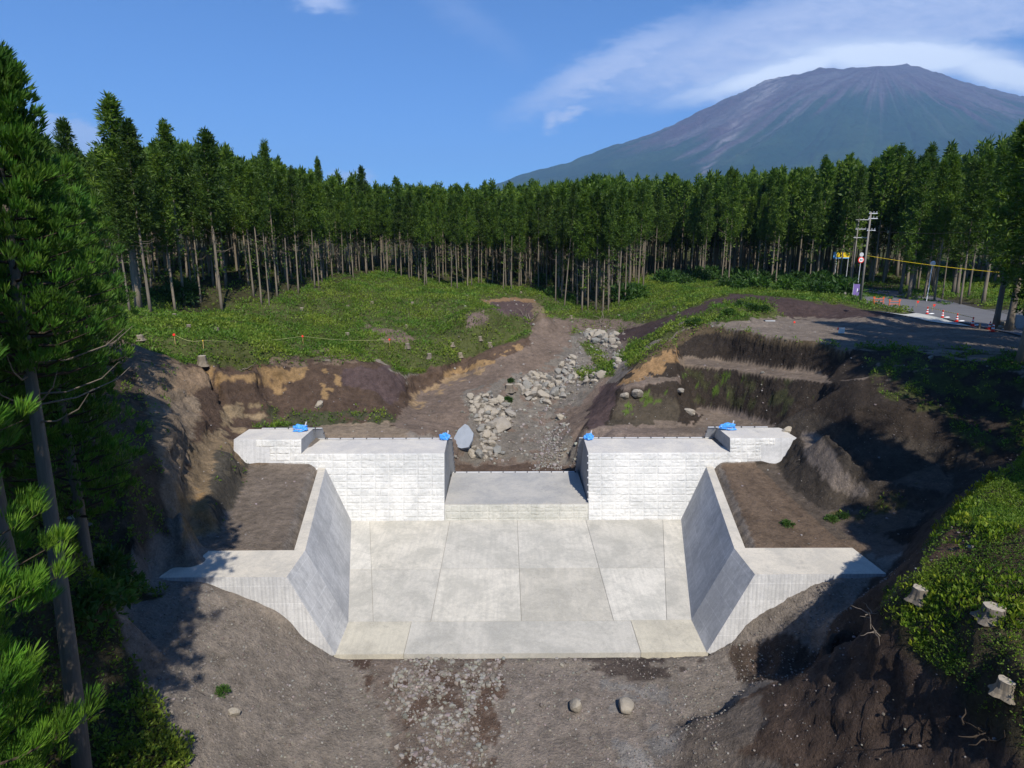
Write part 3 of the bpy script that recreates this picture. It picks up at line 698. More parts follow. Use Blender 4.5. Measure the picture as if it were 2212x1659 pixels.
# left bank in brown with thin grass, colour darkened to deepen its shade
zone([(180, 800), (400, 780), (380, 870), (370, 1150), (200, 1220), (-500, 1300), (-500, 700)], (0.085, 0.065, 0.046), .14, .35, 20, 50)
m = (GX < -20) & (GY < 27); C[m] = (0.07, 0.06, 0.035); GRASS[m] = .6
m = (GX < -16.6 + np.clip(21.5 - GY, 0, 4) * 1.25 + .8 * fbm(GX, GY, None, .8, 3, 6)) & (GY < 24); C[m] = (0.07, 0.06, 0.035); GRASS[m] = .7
# cut face left of the dam
zone([(405, 785), (520, 795), (640, 770), (720, 780), (800, 775), (872, 812), (905, 860), (880, 915), (700, 925), (560, 925), (500, 945), (440, 940), (400, 1160), (360, 1150), (365, 850)], UMBER, .16, 0, 28, 62)
zone([(290, 790), (400, 785), (395, 830), (365, 850), (365, 1000), (330, 950)], (0.20, 0.15, 0.10), .12, .1, 25, 50)
zone([(365, 850), (410, 830), (430, 870), (440, 900), (400, 990), (400, 1160), (360, 1150)], (0.22, 0.17, 0.12), .22, 0, 28, 62)
zone([(440, 790), (500, 815), (640, 780), (668, 790), (650, 815), (600, 850), (560, 820), (480, 830), (430, 815)], OCHRE, .12, 0, 40, 60, blend=.42)
zone([(395, 790), (440, 800), (470, 830), (420, 850), (380, 840)], (0.27, 0.19, 0.12), .14, 0, 30, 60)
zone([(690, 800), (740, 790), (730, 850), (690, 860)], OCHRE, .12, 0, 40, 60, blend=.5)
zone([(740, 795), (840, 790), (880, 830), (850, 880), (800, 850), (735, 830)], MAUVE, .08, 0, 40, 62)
zone([(470, 880), (560, 860), (600, 880), (520, 930), (470, 935)], (0.24, 0.18, 0.11), .14, 0, 38, 60, blend=.5)
zone([(560, 880), (700, 890), (830, 890), (860, 912), (700, 925), (560, 925)], (0.060, 0.062, 0.035), .12, .35, 40, 60, blend=.35)
zone([(680, 925), (700, 918), (780, 915), (862, 915), (900, 950), (690, 950)], TAN, .03, 0, 40, 60)
zone([(405, 960), (470, 935), (520, 955), (535, 1010), (470, 1150), (400, 1170)], (0.21, 0.155, 0.095), .10, 0, 25, 46)
zone([(470, 975), (540, 1000), (530, 1040), (470, 1150), (450, 1100)], (0.085, 0.075, 0.058), .16, .1, 25, 46)
zone([(400, 1050), (470, 1050), (450, 1150), (395, 1160)], OCHRE, .14, 0, 25, 46, blend=.5)
# backfill terraces
m = (np.abs(GX) > 11.6) & (np.abs(GX) < 19) & (GY > 27.5) & (GY < 39.8) & (GZ < 3.9) & (SLOPE < .5); C[m] = (0.17, 0.138, 0.11); ROUGH[m] = .018; GRASS[m] = 0
m &= GX > 0; C[m] = (0.145, 0.105, 0.075)
# grass bank above
zone([(230, 745), (420, 770), (520, 800), (640, 770), (720, 775), (820, 778), (872, 812), (925, 800), (1000, 782), (1060, 757), (1142, 735), (1140, 700), (1060, 690), (1040, 655), (1160, 640), (1240, 690), (1400, 600), (1300, 500), (100, 500), (100, 745)], GRN, .12, 1.0, 44, 200)
zone([(780, 700), (860, 712), (900, 735), (840, 740)], (0.16, 0.12, 0.09), .1, .35, 50, 100)
zone([(1005, 680), (1045, 672), (1060, 700), (1000, 706)], (0.16, 0.12, 0.10), .1, .35, 50, 120)
zone([(560, 780), (700, 750), (800, 770), (780, 785), (600, 790)], (0.15, 0.11, 0.08), .1, .5, 40, 100, blend=.5)
zone([(880, 815), (930, 795), (1010, 775), (1075, 748), (1145, 728), (1150, 748), (1080, 775), (1000, 805), (905, 862), (890, 850)], (0.10, 0.068, 0.048), .16, 0, 50, 90)
zone([(950, 808), (1010, 785), (1080, 760), (1135, 740), (1140, 760), (1000, 812), (950, 828)], OCHRE, .08, 0, 50, 90, blend=.5)
zone([(1040, 650), (1100, 643), (1155, 645), (1158, 690), (1150, 703), (1110, 680), (1045, 662)], MAUVE, .06, 0, 60, 130)
zone([(1042, 648), (1100, 642), (1155, 645), (1156, 652), (1100, 650), (1045, 656)], (0.22, 0.14, 0.08), .06, 0, 60, 130)
zone([(1150, 650), (1170, 655), (1190, 695), (1150, 700)], (0.16, 0.12, 0.08), .1, .2, 60, 130)
# track and stream bed
zone([(850, 912), (905, 850), (1000, 808), (1140, 750), (1150, 700), (1180, 686), (1250, 700), (1230, 730), (1330, 715), (1360, 745), (1290, 860), (1262, 925), (1265, 1025), (960, 1025), (960, 950), (870, 925)], (0.165, 0.125, 0.098), .07, 0, 43, 110)
zone([(1000, 850), (1080, 820), (1160, 800), (1220, 750), (1250, 705), (1330, 705), (1350, 760), (1290, 830), (1220, 900), (1250, 1000), (990, 1000), (1010, 900)], (0.17, 0.15, 0.125), .14, 0, 43, 110, blend=.3)
zone([(970, 1005), (1260, 1005), (1262, 1025), (965, 1025)], (0.10, 0.07, 0.052), .03, 0, 43, 52)
zone([(1245, 735), (1285, 745), (1320, 785), (1325, 815), (1250, 820), (1240, 805), (1290, 795)], GRN, .12, 1.0, 50, 100)
zone([(870, 870), (940, 825), (1040, 790), (1060, 800), (940, 850), (900, 890)], (0.27, 0.19, 0.11), .05, 0, 50, 100, blend=.45)
zone([(1170, 680), (1250, 690), (1330, 690), (1420, 700), (1360, 712), (1260, 712)], (0.15, 0.115, 0.09), .06, .15, 70, 110)
# right spur and terraces: dark earth, lowered further to stand for tree shade
zone([(1262, 925), (1272, 880), (1300, 850), (1440, 735), (1500, 705), (1560, 700), (1900, 745), (2212, 800), (2212, 1020), (2100, 1060), (1990, 1190), (1920, 1215), (1850, 1170), (1760, 1095), (1680, 1005), (1720, 945), (1640, 925), (1500, 925)], SHADE_EARTH, .075, 0, 27, 66)
zone([(1265, 930), (1275, 870), (1310, 825), (1345, 820), (1320, 880), (1300, 930)], MAUVE, .08, 0, 44, 70)
zone([(1330, 830), (1440, 745), (1470, 740), (1466, 780), (1440, 790), (1400, 830)], (0.27, 0.17, 0.085), .1, 0, 44, 70, blend=.35)
zone([(1340, 828), (1466, 810), (1468, 822), (1345, 842)], (0.18, 0.14, 0.115), .03, 0, 44, 70)
zone([(1310, 920), (1330, 865), (1400, 850), (1465, 865), (1465, 918)], (0.075, 0.062, 0.045), .08, .05, 44, 70)
zone([(1262, 930), (1300, 918), (1500, 915), (1500, 950), (1262, 950)], (0.20, 0.155, 0.125), .03, 0, 42, 50)
zone([(1500, 925), (1700, 925), (1730, 950), (1640, 935), (1500, 950)], (0.15, 0.12, 0.10), .04, 0, 42, 50)
zone([(1462, 772), (1480, 770), (1600, 782), (1790, 810), (1800, 826), (1680, 815), (1560, 798), (1468, 786)], (0.20, 0.155, 0.115), .03, 0, 44, 70)
zone([(1500, 885), (1520, 878), (1600, 892), (1700, 925), (1690, 935), (1560, 912)], (0.17, 0.135, 0.11), .03, 0, 44, 66)
zone([(1470, 790), (1800, 828), (1720, 900), (1500, 870)], (0.058, 0.058, 0.028), .08, .0, 44, 66, blend=.62)
zone([(1480, 800), (1600, 810), (1600, 850), (1490, 860)], (0.07, 0.11, 0.02), .1, .25, 44, 66, blend=.68)
zone([(1340, 850), (1466, 840), (1466, 860), (1340, 900)], (0.08, 0.12, 0.025), .08, .2, 44, 66, blend=.62)
zone([(1430, 735), (1520, 700), (1600, 715), (1830, 745), (1830, 765), (1600, 728), (1500, 722), (1470, 745), (1380, 790), (1340, 800)], (0.10, 0.075, 0.045), .12, .45, 44, 70)
# flat ledges carry pale trodden dust, steep faces keep the shade-darkened earth
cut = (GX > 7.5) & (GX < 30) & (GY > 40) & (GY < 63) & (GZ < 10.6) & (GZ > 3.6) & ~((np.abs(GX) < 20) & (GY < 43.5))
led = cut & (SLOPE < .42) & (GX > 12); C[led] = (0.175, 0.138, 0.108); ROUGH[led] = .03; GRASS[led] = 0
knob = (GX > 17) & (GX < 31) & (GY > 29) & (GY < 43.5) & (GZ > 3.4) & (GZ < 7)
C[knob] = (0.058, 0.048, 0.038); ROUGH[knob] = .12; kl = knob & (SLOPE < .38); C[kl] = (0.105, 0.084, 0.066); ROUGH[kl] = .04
# path and yard
zone([(1722, 935), (1765, 935), (1808, 985), (1850, 1035), (1876, 1068), (1840, 1072), (1800, 1045), (1765, 1010), (1738, 975)], (0.17, 0.14, 0.115), .04, 0, 30, 48)
zone([(1530, 705), (1560, 690), (1690, 686), (1930, 684), (1990, 668), (2212, 715), (2300, 760), (2212, 760), (1900, 765), (1760, 742), (1600, 716)], (0.18, 0.148, 0.12), .025, 0, 46, 90)
zone([(1790, 1120), (1990, 1180), (1950, 1235), (1900, 1215)], (0.13, 0.10, 0.08), .07, 0, 27, 40)
zone([(1850, 745), (2300, 770), (2300, 1000), (2100, 960), (1900, 850)], (0.06, 0.065, 0.025), .12, .55, 30, 60, blend=.45)
zone([(1780, 1090), (1880, 1070), (1980, 1040), (1950, 1120), (1850, 1130)], (0.08, 0.07, 0.03), .12, .4, 27, 45, blend=.55)
# dark matting bank and the grass hump in front of it
MAT = zone([(1325, 722), (1440, 685), (1585, 633), (1700, 645), (1830, 660), (1952, 680), (1920, 685), (1695, 687), (1668, 655), (1610, 648), (1540, 660), (1440, 705), (1380, 735), (1330, 735)], (0.062, 0.043, 0.040), .012, 0, 60, 110)
zone([(1540, 672), (1600, 645), (1660, 652), (1675, 675), (1640, 685), (1560, 695), (1500, 705), (1400, 745), (1360, 790), (1330, 770), (1420, 720)], GRN, .12, 1.0, 55, 100)
zone([(1935, 650), (2010, 658), (2110, 680), (2110, 688), (1990, 672)], (0.16, 0.15, 0.14), .01, 0, 50, 110)
# foreground mound
front = (GX > 5.2) & (GY < 27) & (GY > -10)
rgx = np.array([q[0] for q in RIDGE]); rgy = np.array([q[1] for q in RIDGE]); o_ = np.argsort(rgx)
m = (GX > 10.3 + fbm(GX, GY, None, .7, 3, 29)) & (GX < 27) & (GY > np.interp(GX, rgx[o_], rgy[o_]) - 1) & (GY < np.interp(GX, rgx[o_], rgy[o_]) + 4.2) & (GY < 31); C[m] = (0.075, 0.056, 0.043)  # dark soil strip behind the ridge, painted in to deepen the shade there
zone([(1465, 1662), (1480, 1560), (1610, 1500), (1750, 1438), (1890, 1335), (1925, 1280), (1960, 1245), (2050, 1120), (2212, 980), (2600, 900), (2600, 2400), (1400, 2400)], (0.080, 0.057, 0.044), .11, 0, -10, 27, x0=1.5)
zone([(1460, 1662), (1480, 1558), (1560, 1525), (1640, 1500), (1660, 1560), (1600, 1620), (1700, 1662), (1700, 2300), (1400, 2300)], (0.135, 0.112, 0.093), .11, 0, -10, 24, x0=1.5)
zone([(1905, 1320), (1925, 1275), (1960, 1250), (2050, 1125), (2212, 985), (2600, 900), (2600, 1900), (2260, 1750), (2180, 1600), (2090, 1540), (2010, 1440), (1960, 1400)], (0.062, 0.052, 0.030), .10, 1.0, -10, 27, x0=8)
zone([(2020, 1130), (2120, 1140), (2110, 1200), (1990, 1230)], (0.10, 0.065, 0.045), .1, .2, 8, 27, x0=8)
m = front & (GX > 12) & (GY < 24) & (ZC.reshape(GX.shape) < 8); C[m] = (0.055, 0.06, 0.025); GRASS[m] = .8
zone([(1925, 650), (1835, 604), (2000, 632), (2212, 680), (2350, 700), (2350, 760), (2212, 728), (2060, 697), (1960, 672), (1832, 640)], (.11, .11, .105), .01, 0, 50, 130)
# wet patches by the apron and wheel tracks in the foreground
zone([(740, 1412), (930, 1412), (900, 1440), (800, 1450)], (0.085, 0.058, 0.045), .03, 0, 10, 26)
zone([(1180, 1412), (1530, 1408), (1480, 1450), (1350, 1480), (1250, 1440)], (0.080, 0.064, 0.055), .03, 0, 10, 26, blend=.42)
zone([(1080, 1430), (1300, 1450), (1500, 1500), (1440, 1700), (1050, 1700)], (0.20, 0.17, 0.145), .04, 0, 5, 26)
zone([(1300, 1470), (1460, 1480), (1460, 1700), (1340, 1700)], (0.215, 0.20, 0.185), .04, 0, 5, 26, blend=.5)
zone([(800, 1420), (1080, 1420), (1050, 1700), (860, 1700)], (0.165, 0.132, 0.108), .05, 0, 5, 26)
zone([(780, 1415), (1100, 1415), (1090, 1500), (1060, 1700), (860, 1700)], (0.105, 0.072, 0.054), .05, 0, 5, 26, blend=.6)
# forest floor under the trees: dark brown, with canopy shade put into the colour
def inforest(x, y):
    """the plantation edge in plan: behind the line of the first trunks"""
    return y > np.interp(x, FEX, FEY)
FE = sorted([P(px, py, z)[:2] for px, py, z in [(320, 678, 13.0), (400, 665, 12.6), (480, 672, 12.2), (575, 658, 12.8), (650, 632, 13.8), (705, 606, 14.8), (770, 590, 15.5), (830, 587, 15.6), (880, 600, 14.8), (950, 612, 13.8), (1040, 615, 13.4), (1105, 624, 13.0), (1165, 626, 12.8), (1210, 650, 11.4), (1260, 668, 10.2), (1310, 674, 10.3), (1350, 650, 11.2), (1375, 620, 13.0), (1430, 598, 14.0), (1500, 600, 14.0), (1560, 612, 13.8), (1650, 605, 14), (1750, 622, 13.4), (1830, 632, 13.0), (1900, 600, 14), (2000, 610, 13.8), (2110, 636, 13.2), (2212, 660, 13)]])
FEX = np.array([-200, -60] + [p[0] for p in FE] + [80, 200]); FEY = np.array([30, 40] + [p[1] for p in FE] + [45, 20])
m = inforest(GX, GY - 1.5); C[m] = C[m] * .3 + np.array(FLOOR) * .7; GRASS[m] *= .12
m = inforest(GX, GY + 1.0) & (fbm(GX, GY, None, .4, 3, 3) > .1) & (GX > 30); C[m] = GRN; GRASS[m] = np.maximum(GRASS[m], .8)
# relief
n1 = fbm(GX, GY, GZ * 1.5, 1.1, 5, 31); n2 = fbm(GX, GY, GZ * 2, .35, 3, 41)
rd = 1 - np.abs(fbm(GX, GY, GZ, .8, 4, 61)) * 2
ROUGH = smooth(ROUGH, 2)
ROUGH = np.where((GX > 8) & (GX < 30) & (GY > 43.5) & (GY < 63) & (GZ < 11), np.minimum(ROUGH, .07), ROUGH)
steep = np.clip((SLOPE - .6) / 1.2, 0, 1)
cl_ = np.abs(fbm(GX, GY, GZ, 2.4, 3, 67))
D = ROUGH * (n1 * .8 + n2 * .9) + ROUGH * steep * (rd * .7 - cl_ * 1.3)
nearcon = (GX > -18) & (GX < 18) & (GY > 24.6) & (GY < 40.2)
D[nearcon] = np.clip(D[nearcon] * .3, -.03, .02)
def rut(pts, w_, depth, k_=.82, wob=.15):
    pts = np.array(pts, float); dmin = np.full(GX.shape, 9.)
    for (x0, y0), (x1, y1) in zip(pts[:-1], pts[1:]):
        sel = (GX > min(x0, x1) - 1) & (GX < max(x0, x1) + 1) & (GY > min(y0, y1) - 1) & (GY < max(y0, y1) + 1)
        gx, gy = GX[sel] + wob * fbm(GX[sel], GY[sel], None, .5, 2, 3), GY[sel]; t_ = np.clip(((gx - x0) * (x1 - x0) + (gy - y0) * (y1 - y0)) / ((x1 - x0) ** 2 + (y1 - y0) ** 2), 0, 1)
        dmin[sel] = np.minimum(dmin[sel], np.hypot(gx - x0 - t_ * (x1 - x0), gy - y0 - t_ * (y1 - y0)))
    e_ = np.exp(-(dmin / w_) ** 2) * np.clip(.6 + .7 * fbm(GX, GY, None, .6, 3, 21), 0, 1); D[:] = D - depth * e_; C[:] = C * (1 - (1 - k_) * e_)[..., None]
for x0 in (5.3, 6.9): rut([(x0, 13), (x0 + .1, 18), (x0 - .3, 21), (x0 - 1.5, 24)], .22, .10)
for x0 in (2.2, 3.7): rut([(x0 + 2.0, 13), (x0 + 1.0, 18), (x0 + .6, 22), (x0 + 1.6, 24.6)], .22, .05, 1.16)
for x0 in (-12.4, -10.9): rut([(x0 + 4, 14), (x0 + 1.6, 19), (x0 - 1.0, 23), (x0 - 5.0, 25.0)], .22, .05, .88)
for i, x0 in enumerate((12.9, 13.7, 14.6, 15.3, 15.9)): rut([(x0, 29.2 + i * .3), (x0 + .6, 34), (x0 + 1.1, 38.5)], .16, .04, 1.2 if i % 2 else .8)
for i, x0 in enumerate((-13.4, -14.5, -15.6)): rut([(x0, 29.2), (x0 - .5, 34), (x0 - 1.1, 38.5)], .16, .03, 1.15)
nrm = np.sqrt(1 + SLOPE ** 2); NX, NY = -gx_ / nrm, -gy_ / nrm
k = np.clip(steep, 0, .9)
VX = GX + NX * D * k * 1.5; VY = GY + NY * D * k * 1.5; VZ = GZ + D * (1 - k * .4)
# erosion rills down the mound and faces
mr = front & (SLOPE > .4) & (GRASS < .5)
dirn = np.arctan2(-gy_, -gx_); ril = vnoise(GX * np.cos(1.57) * 1 + GX * 1.6, GY * 1.6, None, 77)
VZ[mr] += (.10 * np.abs(fbm(GX, GY, GZ, 2.2, 4, 83)) + .035 * fbm(GX, GY, GZ, 6., 3, 85))[mr] - .05
VZ[(GX > 0) & (SLOPE > 1.0) & (GY > 30) & (GRASS < .2)] += 0
tone = 1 + .16 * fbm(GX, GY, GZ, .7, 5, 51) + .10 * fbm(GX, GY, GZ, 3.1, 3, 55)
C = C * tone[..., None]; C = np.clip(smooth(np.moveaxis(C, 2, 0)[0], 1)[..., None] * 0 + C, .008, .8)
HZ = VZ                                            # final height used when things are set on the ground
def ground_z(x, y):
    x = np.asarray(x, float); y = np.asarray(y, float)
    i = np.clip(np.searchsorted(xs, x) - 1, 0, len(xs) - 2); j = np.clip(np.searchsorted(ys, y) - 1, 0, len(ys) - 2)
    fx = (x - xs[i]) / (xs[i + 1] - xs[i]); fy = (y - ys[j]) / (ys[j + 1] - ys[j])
    fx = np.clip(fx, 0, 1); fy = np.clip(fy, 0, 1)
    return (HZ[j, i] * (1 - fx) * (1 - fy) + HZ[j, i + 1] * fx * (1 - fy) + HZ[j + 1, i] * (1 - fx) * fy + HZ[j + 1, i + 1] * fx * fy)
def sample(A, x, y):
    i = np.clip(np.searchsorted(xs, x) - 1, 0, len(xs) - 1); j = np.clip(np.searchsorted(ys, y) - 1, 0, len(ys) - 1)
    return A[j, i]
def hit(px, py, y0=8, y1=160):
    """where the view ray through a photo pixel meets the ground"""
    d = ray(px, py); t = np.linspace(y0 / d[1], y1 / d[1], 3000)
    X = CAMX + d[0] * t; Y = CAMY + d[1] * t; Z = CAMZ + d[2] * t
    b = np.nonzero(Z < ground_z(X, Y))[0]
    k = b[0] if len(b) else np.argmin(np.abs(Z - ground_z(X, Y)))
    return float(X[k]), float(Y[k]), float(ground_z(X[k], Y[k]))

m_g, t, bs = base_mat('earth_and_turf', 0.95, 0.1)
vc = t.new('ShaderNodeVertexColor', layer_name='soil').outputs[0]
oc = t.new('ShaderNodeTexCoord').outputs['Object']
nf = t.noise(oc, 2.2, 8, 0.7); nv = t.noise(oc, 9.0, 6, 0.7)
vo = t.new('ShaderNodeTexVoronoi', i_Scale=5.0); t.put(vo.inputs['Vector'], oc)
c = t.mix(1.0, vc, t.ramp(nf, [(.28, (.62, .62, .62)), (.5, (1, 1, 1)), (.72, (1.32, 1.3, 1.28))]), 'MULTIPLY')
c = t.mix(1.0, c, t.ramp(nv, [(.3, (.72, .72, .72)), (.7, (1.22, 1.22, 1.22))]), 'MULTIPLY')
peb = t.math('MULTIPLY', t.sstep(vo.outputs['Distance'], .22, .12), t.sstep(t.new('ShaderNodeSeparateColor', i_0=vo.outputs['Color']).outputs[0], .72, .78))
c = t.mix(t.math('MULTIPLY', peb, .35), c, (.27, .25, .23, 1))
t.put(bs.inputs['Base Color'], c)
vc2 = t.new('ShaderNodeTexVoronoi', i_Scale=1.7); vc2.feature = 'SMOOTH_F1'; t.put(vc2.inputs['Vector'], oc)
nf = t.math('ADD', nf, t.math('MULTIPLY', vc2.outputs['Distance'], .35))
hh = t.math('ADD', t.math('MULTIPLY', nf, 1.2), t.math('ADD', t.math('MULTIPLY', nv, .5), t.math('MULTIPLY', peb, .25)))
bump(t, bs, hh, 1.0, .17)
M['ground'] = m_g
def grid_faces(ny, nx):
    idx = np.arange(nx * ny).reshape(ny, nx)
    return np.stack([idx[:-1, :-1], idx[:-1, 1:], idx[1:, 1:], idx[1:, :-1]], -1).reshape(-1, 4)
gme = np_mesh('ground', np.stack([VX, VY, VZ], -1).reshape(-1, 3), grid_faces(len(ys), len(xs)), True)
ca = gme.color_attributes.new('soil', 'FLOAT_COLOR', 'POINT')
ca.data.foreach_set('color', np.concatenate([C.reshape(-1, 3), np.ones((C.shape[0] * C.shape[1], 1))], 1).astype(np.float32).ravel())
tag(obj('ground', gme, M['ground']), kind='structure')

# ------------------------------------------------------------------ distant land and the mountain
ox = np.concatenate([[-12000, -6000, -3000, -1500, -700, -350], np.arange(-165, 190, 35), [350, 700, 1500, 3000, 6000, 12000]])
oy = np.concatenate([[-3000, -1000, -300, -100], np.arange(-28, 300, 32), [320, 420, 700, 1200, 2000, 3500, 6000, 9500, 13000]])
OX, OY = np.meshgrid(ox.astype(float), oy.astype(float))
OZ = 12 + np.clip(OY, -100, 300) * .055 + np.clip(OY - 300, 0, None) * .045 + np.clip(-OX - 100, 0, 400) * .03
ins = (OX > -164) & (OX < 184) & (OY > -26) & (OY < 294); OZ[ins] -= 32
fg, t, bs = base_mat('distant_woodland', 0.95, 0.1)
oc = t.new('ShaderNodeTexCoord').outputs['Object']
t.put(bs.inputs['Base Color'], t.mix(t.noise(oc, .02, 6), (.015, .028, .010, 1), (.035, .055, .02, 1)))
tag(obj('hills', np_mesh('hills', np.stack([OX, OY, OZ], -1).reshape(-1, 3), grid_faces(len(oy), len(ox)), True), fg), kind='structure')

MY = 9000.0
sil = [(700, 520), (900, 455), (1040, 408), (1100, 388), (1180, 365), (1225, 349), (1300, 325), (1400, 290), (1480, 256), (1550, 222), (1620, 190), (1690, 163), (1750, 152), (1830, 146), (1900, 142)]
sir = [(1900, 142), (1960, 139), (2000, 148), (2100, 178), (2212, 210), (2400, 268), (2700, 345), (3100, 420)]
PL_ = [PY(a, b, MY) for a, b in sil][::-1]; PR_ = [PY(a, b, MY) for a, b in sir]
SX = PR_[0][0]
rl = np.array([SX - p[0] for p in PL_]); hl = np.array([p[2] for p in PL_]); rr_ = np.array([p[0] - SX for p in PR_]); hr = np.array([p[2] for p in PR_])
th = np.linspace(R(-215), R(35), 640); ra = np.concatenate([np.linspace(0, 700, 12)[:-1], 700 * (8600 / 700) ** np.linspace(0, 1, 150)])
TH, RA = np.meshgrid(th, ra)
Hl = np.interp(RA, rl, hl); Hr = np.interp(RA, rr_, hr); mixf = .5 + .5 * np.cos(TH)
Hm = Hl * (1 - mixf) + Hr * mixf
MXx = SX + RA * np.cos(TH); MYy = MY + RA * np.sin(TH)
Hm = Hm * np.clip(np.clip(MYy, 0, MY) / MY, 0, 1) ** 1.9
env = np.clip(RA / 1500, 0, 1) * np.exp(-RA / 6500)
cut = fbm(TH * 14 + .3 * fbm(RA / 900, TH * 4, None, 1, 3, 3), RA / 2600, None, 1.0, 5, 91)
front_m = np.clip(-np.sin(TH), 0, 1) ** .5
Hm += 70 * env * np.clip(RA / 2500, .2, 1) * (cut - np.abs(cut) * .6) * front_m + 22 * fbm(MXx / 300, MYy / 300, None, 1, 4, 93) * np.clip(RA / 900, 0, 1)
Hm += 14 * fbm(MXx / 110, MYy / 110, None, 1, 3, 97)
mpx, mpy, _ = proj(np.stack([MXx, MYy, Hm], -1).reshape(-1, 3)); mpx = mpx.reshape(TH.shape); mpy = mpy.reshape(TH.shape)
# treeline descends in tongues; bare volcanic slope above it
tong = fbm(TH * 26, RA / 1600, None, 1, 4, 71); tl = 1880 + 330 * tong + 190 * np.cos(TH * 3.0) - 500 * np.exp(-((mpx - 1600 + (mpy - 200) * .5) / 90.) ** 2)
bare = 1 / (1 + np.exp(-(Hm - tl) / 70.))
scar = np.clip(.45 + .9 * fbm(TH * 60, RA / 500, None, 1, 4, 99), 0, 1) * 1.3 * np.exp(-((mpx - (1655 - (mpy - 190) * .75)) / (26 - np.clip(mpy - 190, 0, 200) * .10)) ** 2) * (mpy > 160) * (mpy < 380) * (tong * .4 + 1.0)
gul = np.clip(fbm(TH * 55, RA / 4200, None, 1, 3, 73) - .55, 0, 1) * 2 * np.clip((Hm - 900) / 900, 0, 1)
rock = np.array([.060, .036, .050]); rock2 = np.array([.085, .072, .085]); veg = np.array([.008, .030, .018]); veg2 = np.array([.040, .072, .028])
vmix = np.clip(.35 + .8 * fbm(MXx / 500, MYy / 350, None, 1, 5, 75), 0, 1) * np.clip(.25 + (1500 - Hm) / 2500, .12, .8)
MC = (veg * (1 - vmix[..., None]) + veg2 * vmix[..., None])
rk = np.clip(.5 + .8 * fbm(TH * 30, RA / 900, None, 1, 4, 79), 0, 1)[..., None]; RK = rock * (1 - rk) + rock2 * rk
MC = MC * (1 - bare[..., None]) + RK * bare[..., None]
sc2 = np.clip(np.maximum(scar, gul * .22), 0, 1)[..., None]; MC = MC * (1 - sc2) + np.array([.17, .15, .16]) * sc2
mm = np_mesh('mountain', np.stack([MXx, MYy, Hm], -1).reshape(-1, 3), grid_faces(len(ra), len(th)), True)
ca = mm.color_attributes.new('soil', 'FLOAT_COLOR', 'POINT'); ca.data.foreach_set('color', np.concatenate([MC.reshape(-1, 3), np.ones((MC.shape[0] * MC.shape[1], 1))], 1).astype(np.float32).ravel())
mt, t, bs = base_mat('mountain_slope', .95, .05)
oc = t.new('ShaderNodeTexCoord').outputs['Object']; nz = t.noise(oc, .012, 8, .7)
t.put(bs.inputs['Base Color'], t.mix(1.0, t.new('ShaderNodeVertexColor', layer_name='soil').outputs[0], t.ramp(nz, [(.3, (.6, .6, .6)), (.7, (1.35, 1.35, 1.35))]), 'MULTIPLY'))
bump(t, bs, nz, .8, 60)
tag(obj('mountain', mm, mt), kind='structure')

# ------------------------------------------------------------------ foliage
def leaf_mat(name, c1, c2, trans=.35, scale=1.2, attr=None, rnd=.35, rough=.55):
    m = bpy.data.materials.new(name); m.use_nodes = True; t = NT(m.node_tree); t.n.clear()
    out = t.new('ShaderNodeOutputMaterial')
    oc = t.new('ShaderNodeTexCoord').outputs['Object']; nz = t.noise(oc, scale, 5, .65)
    oi = t.new('ShaderNodeObjectInfo').outputs['Random']
    c = t.mix(t.sstep(nz, .35, .68), (*c1, 1), (*c2, 1))
    c = t.mix(1.0, c, t.ramp(oi, [(0, (1 - rnd, 1 - rnd, 1 - rnd * .8)), (.5, (1, 1, .95)), (1, (1 + rnd, 1 + rnd * .7, 1))]), 'MULTIPLY')
    if attr: c = t.mix(1.0, c, t.new('ShaderNodeVertexColor', layer_name=attr).outputs[0], 'MULTIPLY')
    d = t.new('ShaderNodeBsdfPrincipled'); t.put(d.inputs['Base Color'], c); d.inputs['Roughness'].default_value = rough; d.inputs['Specular IOR Level'].default_value = .25
    tr = t.new('ShaderNodeBsdfTranslucent'); t.put(tr.inputs[0], t.mix(1.0, c, (1.2, 1.5, .5, 1), 'MULTIPLY'))
    mx = t.new('ShaderNodeMixShader', i_0=trans); t.l.new(d.outputs[0], mx.inputs[1]); t.l.new(tr.outputs[0], mx.inputs[2]); t.l.new(mx.outputs[0], out.inputs[0])
    return m
M['needle'] = leaf_mat('cedar_foliage', (.026, .064, .008), (.105, .170, .020), .25, .75)
M['needle_near'] = leaf_mat('near_cedar_foliage', (.035, .090, .014), (.10, .20, .028), .3, 1.3, 'tint', .12)
M['cover'] = leaf_mat('ground_cover_leaves', (.070, .140, .020), (.165, .235, .040), .3, .25, 'tint', .0)
M['bush'] = leaf_mat('bush_leaves', (.03, .075, .016), (.07, .14, .028), .3, 1.2)
bk, t, bs = base_mat('cedar_bark', .95, .1)
oc = t.new('ShaderNodeTexCoord').outputs['Object']; nz = t.noise(t.mapping(oc, scale=(6, 6, .5)), 2.5, 6, .6)
oi = t.new('ShaderNodeObjectInfo').outputs['Random']
c = t.mix(nz, (.10, .082, .062, 1), (.29, .25, .195, 1)); c = t.mix(1.0, c, t.ramp(oi, [(0, (.75, .75, .78)), (1, (1.15, 1.12, 1.05))]), 'MULTIPLY')
t.put(bs.inputs['Base Color'], c); bump(t, bs, nz, .7, .03); M['bark'] = bk
M['dead'] = simple('dead_branch_wood', (.17, .14, .11), .9, .2, 3); M['twig'] = simple('brown_twig', (.05, .036, .024), .9, .2, 3)

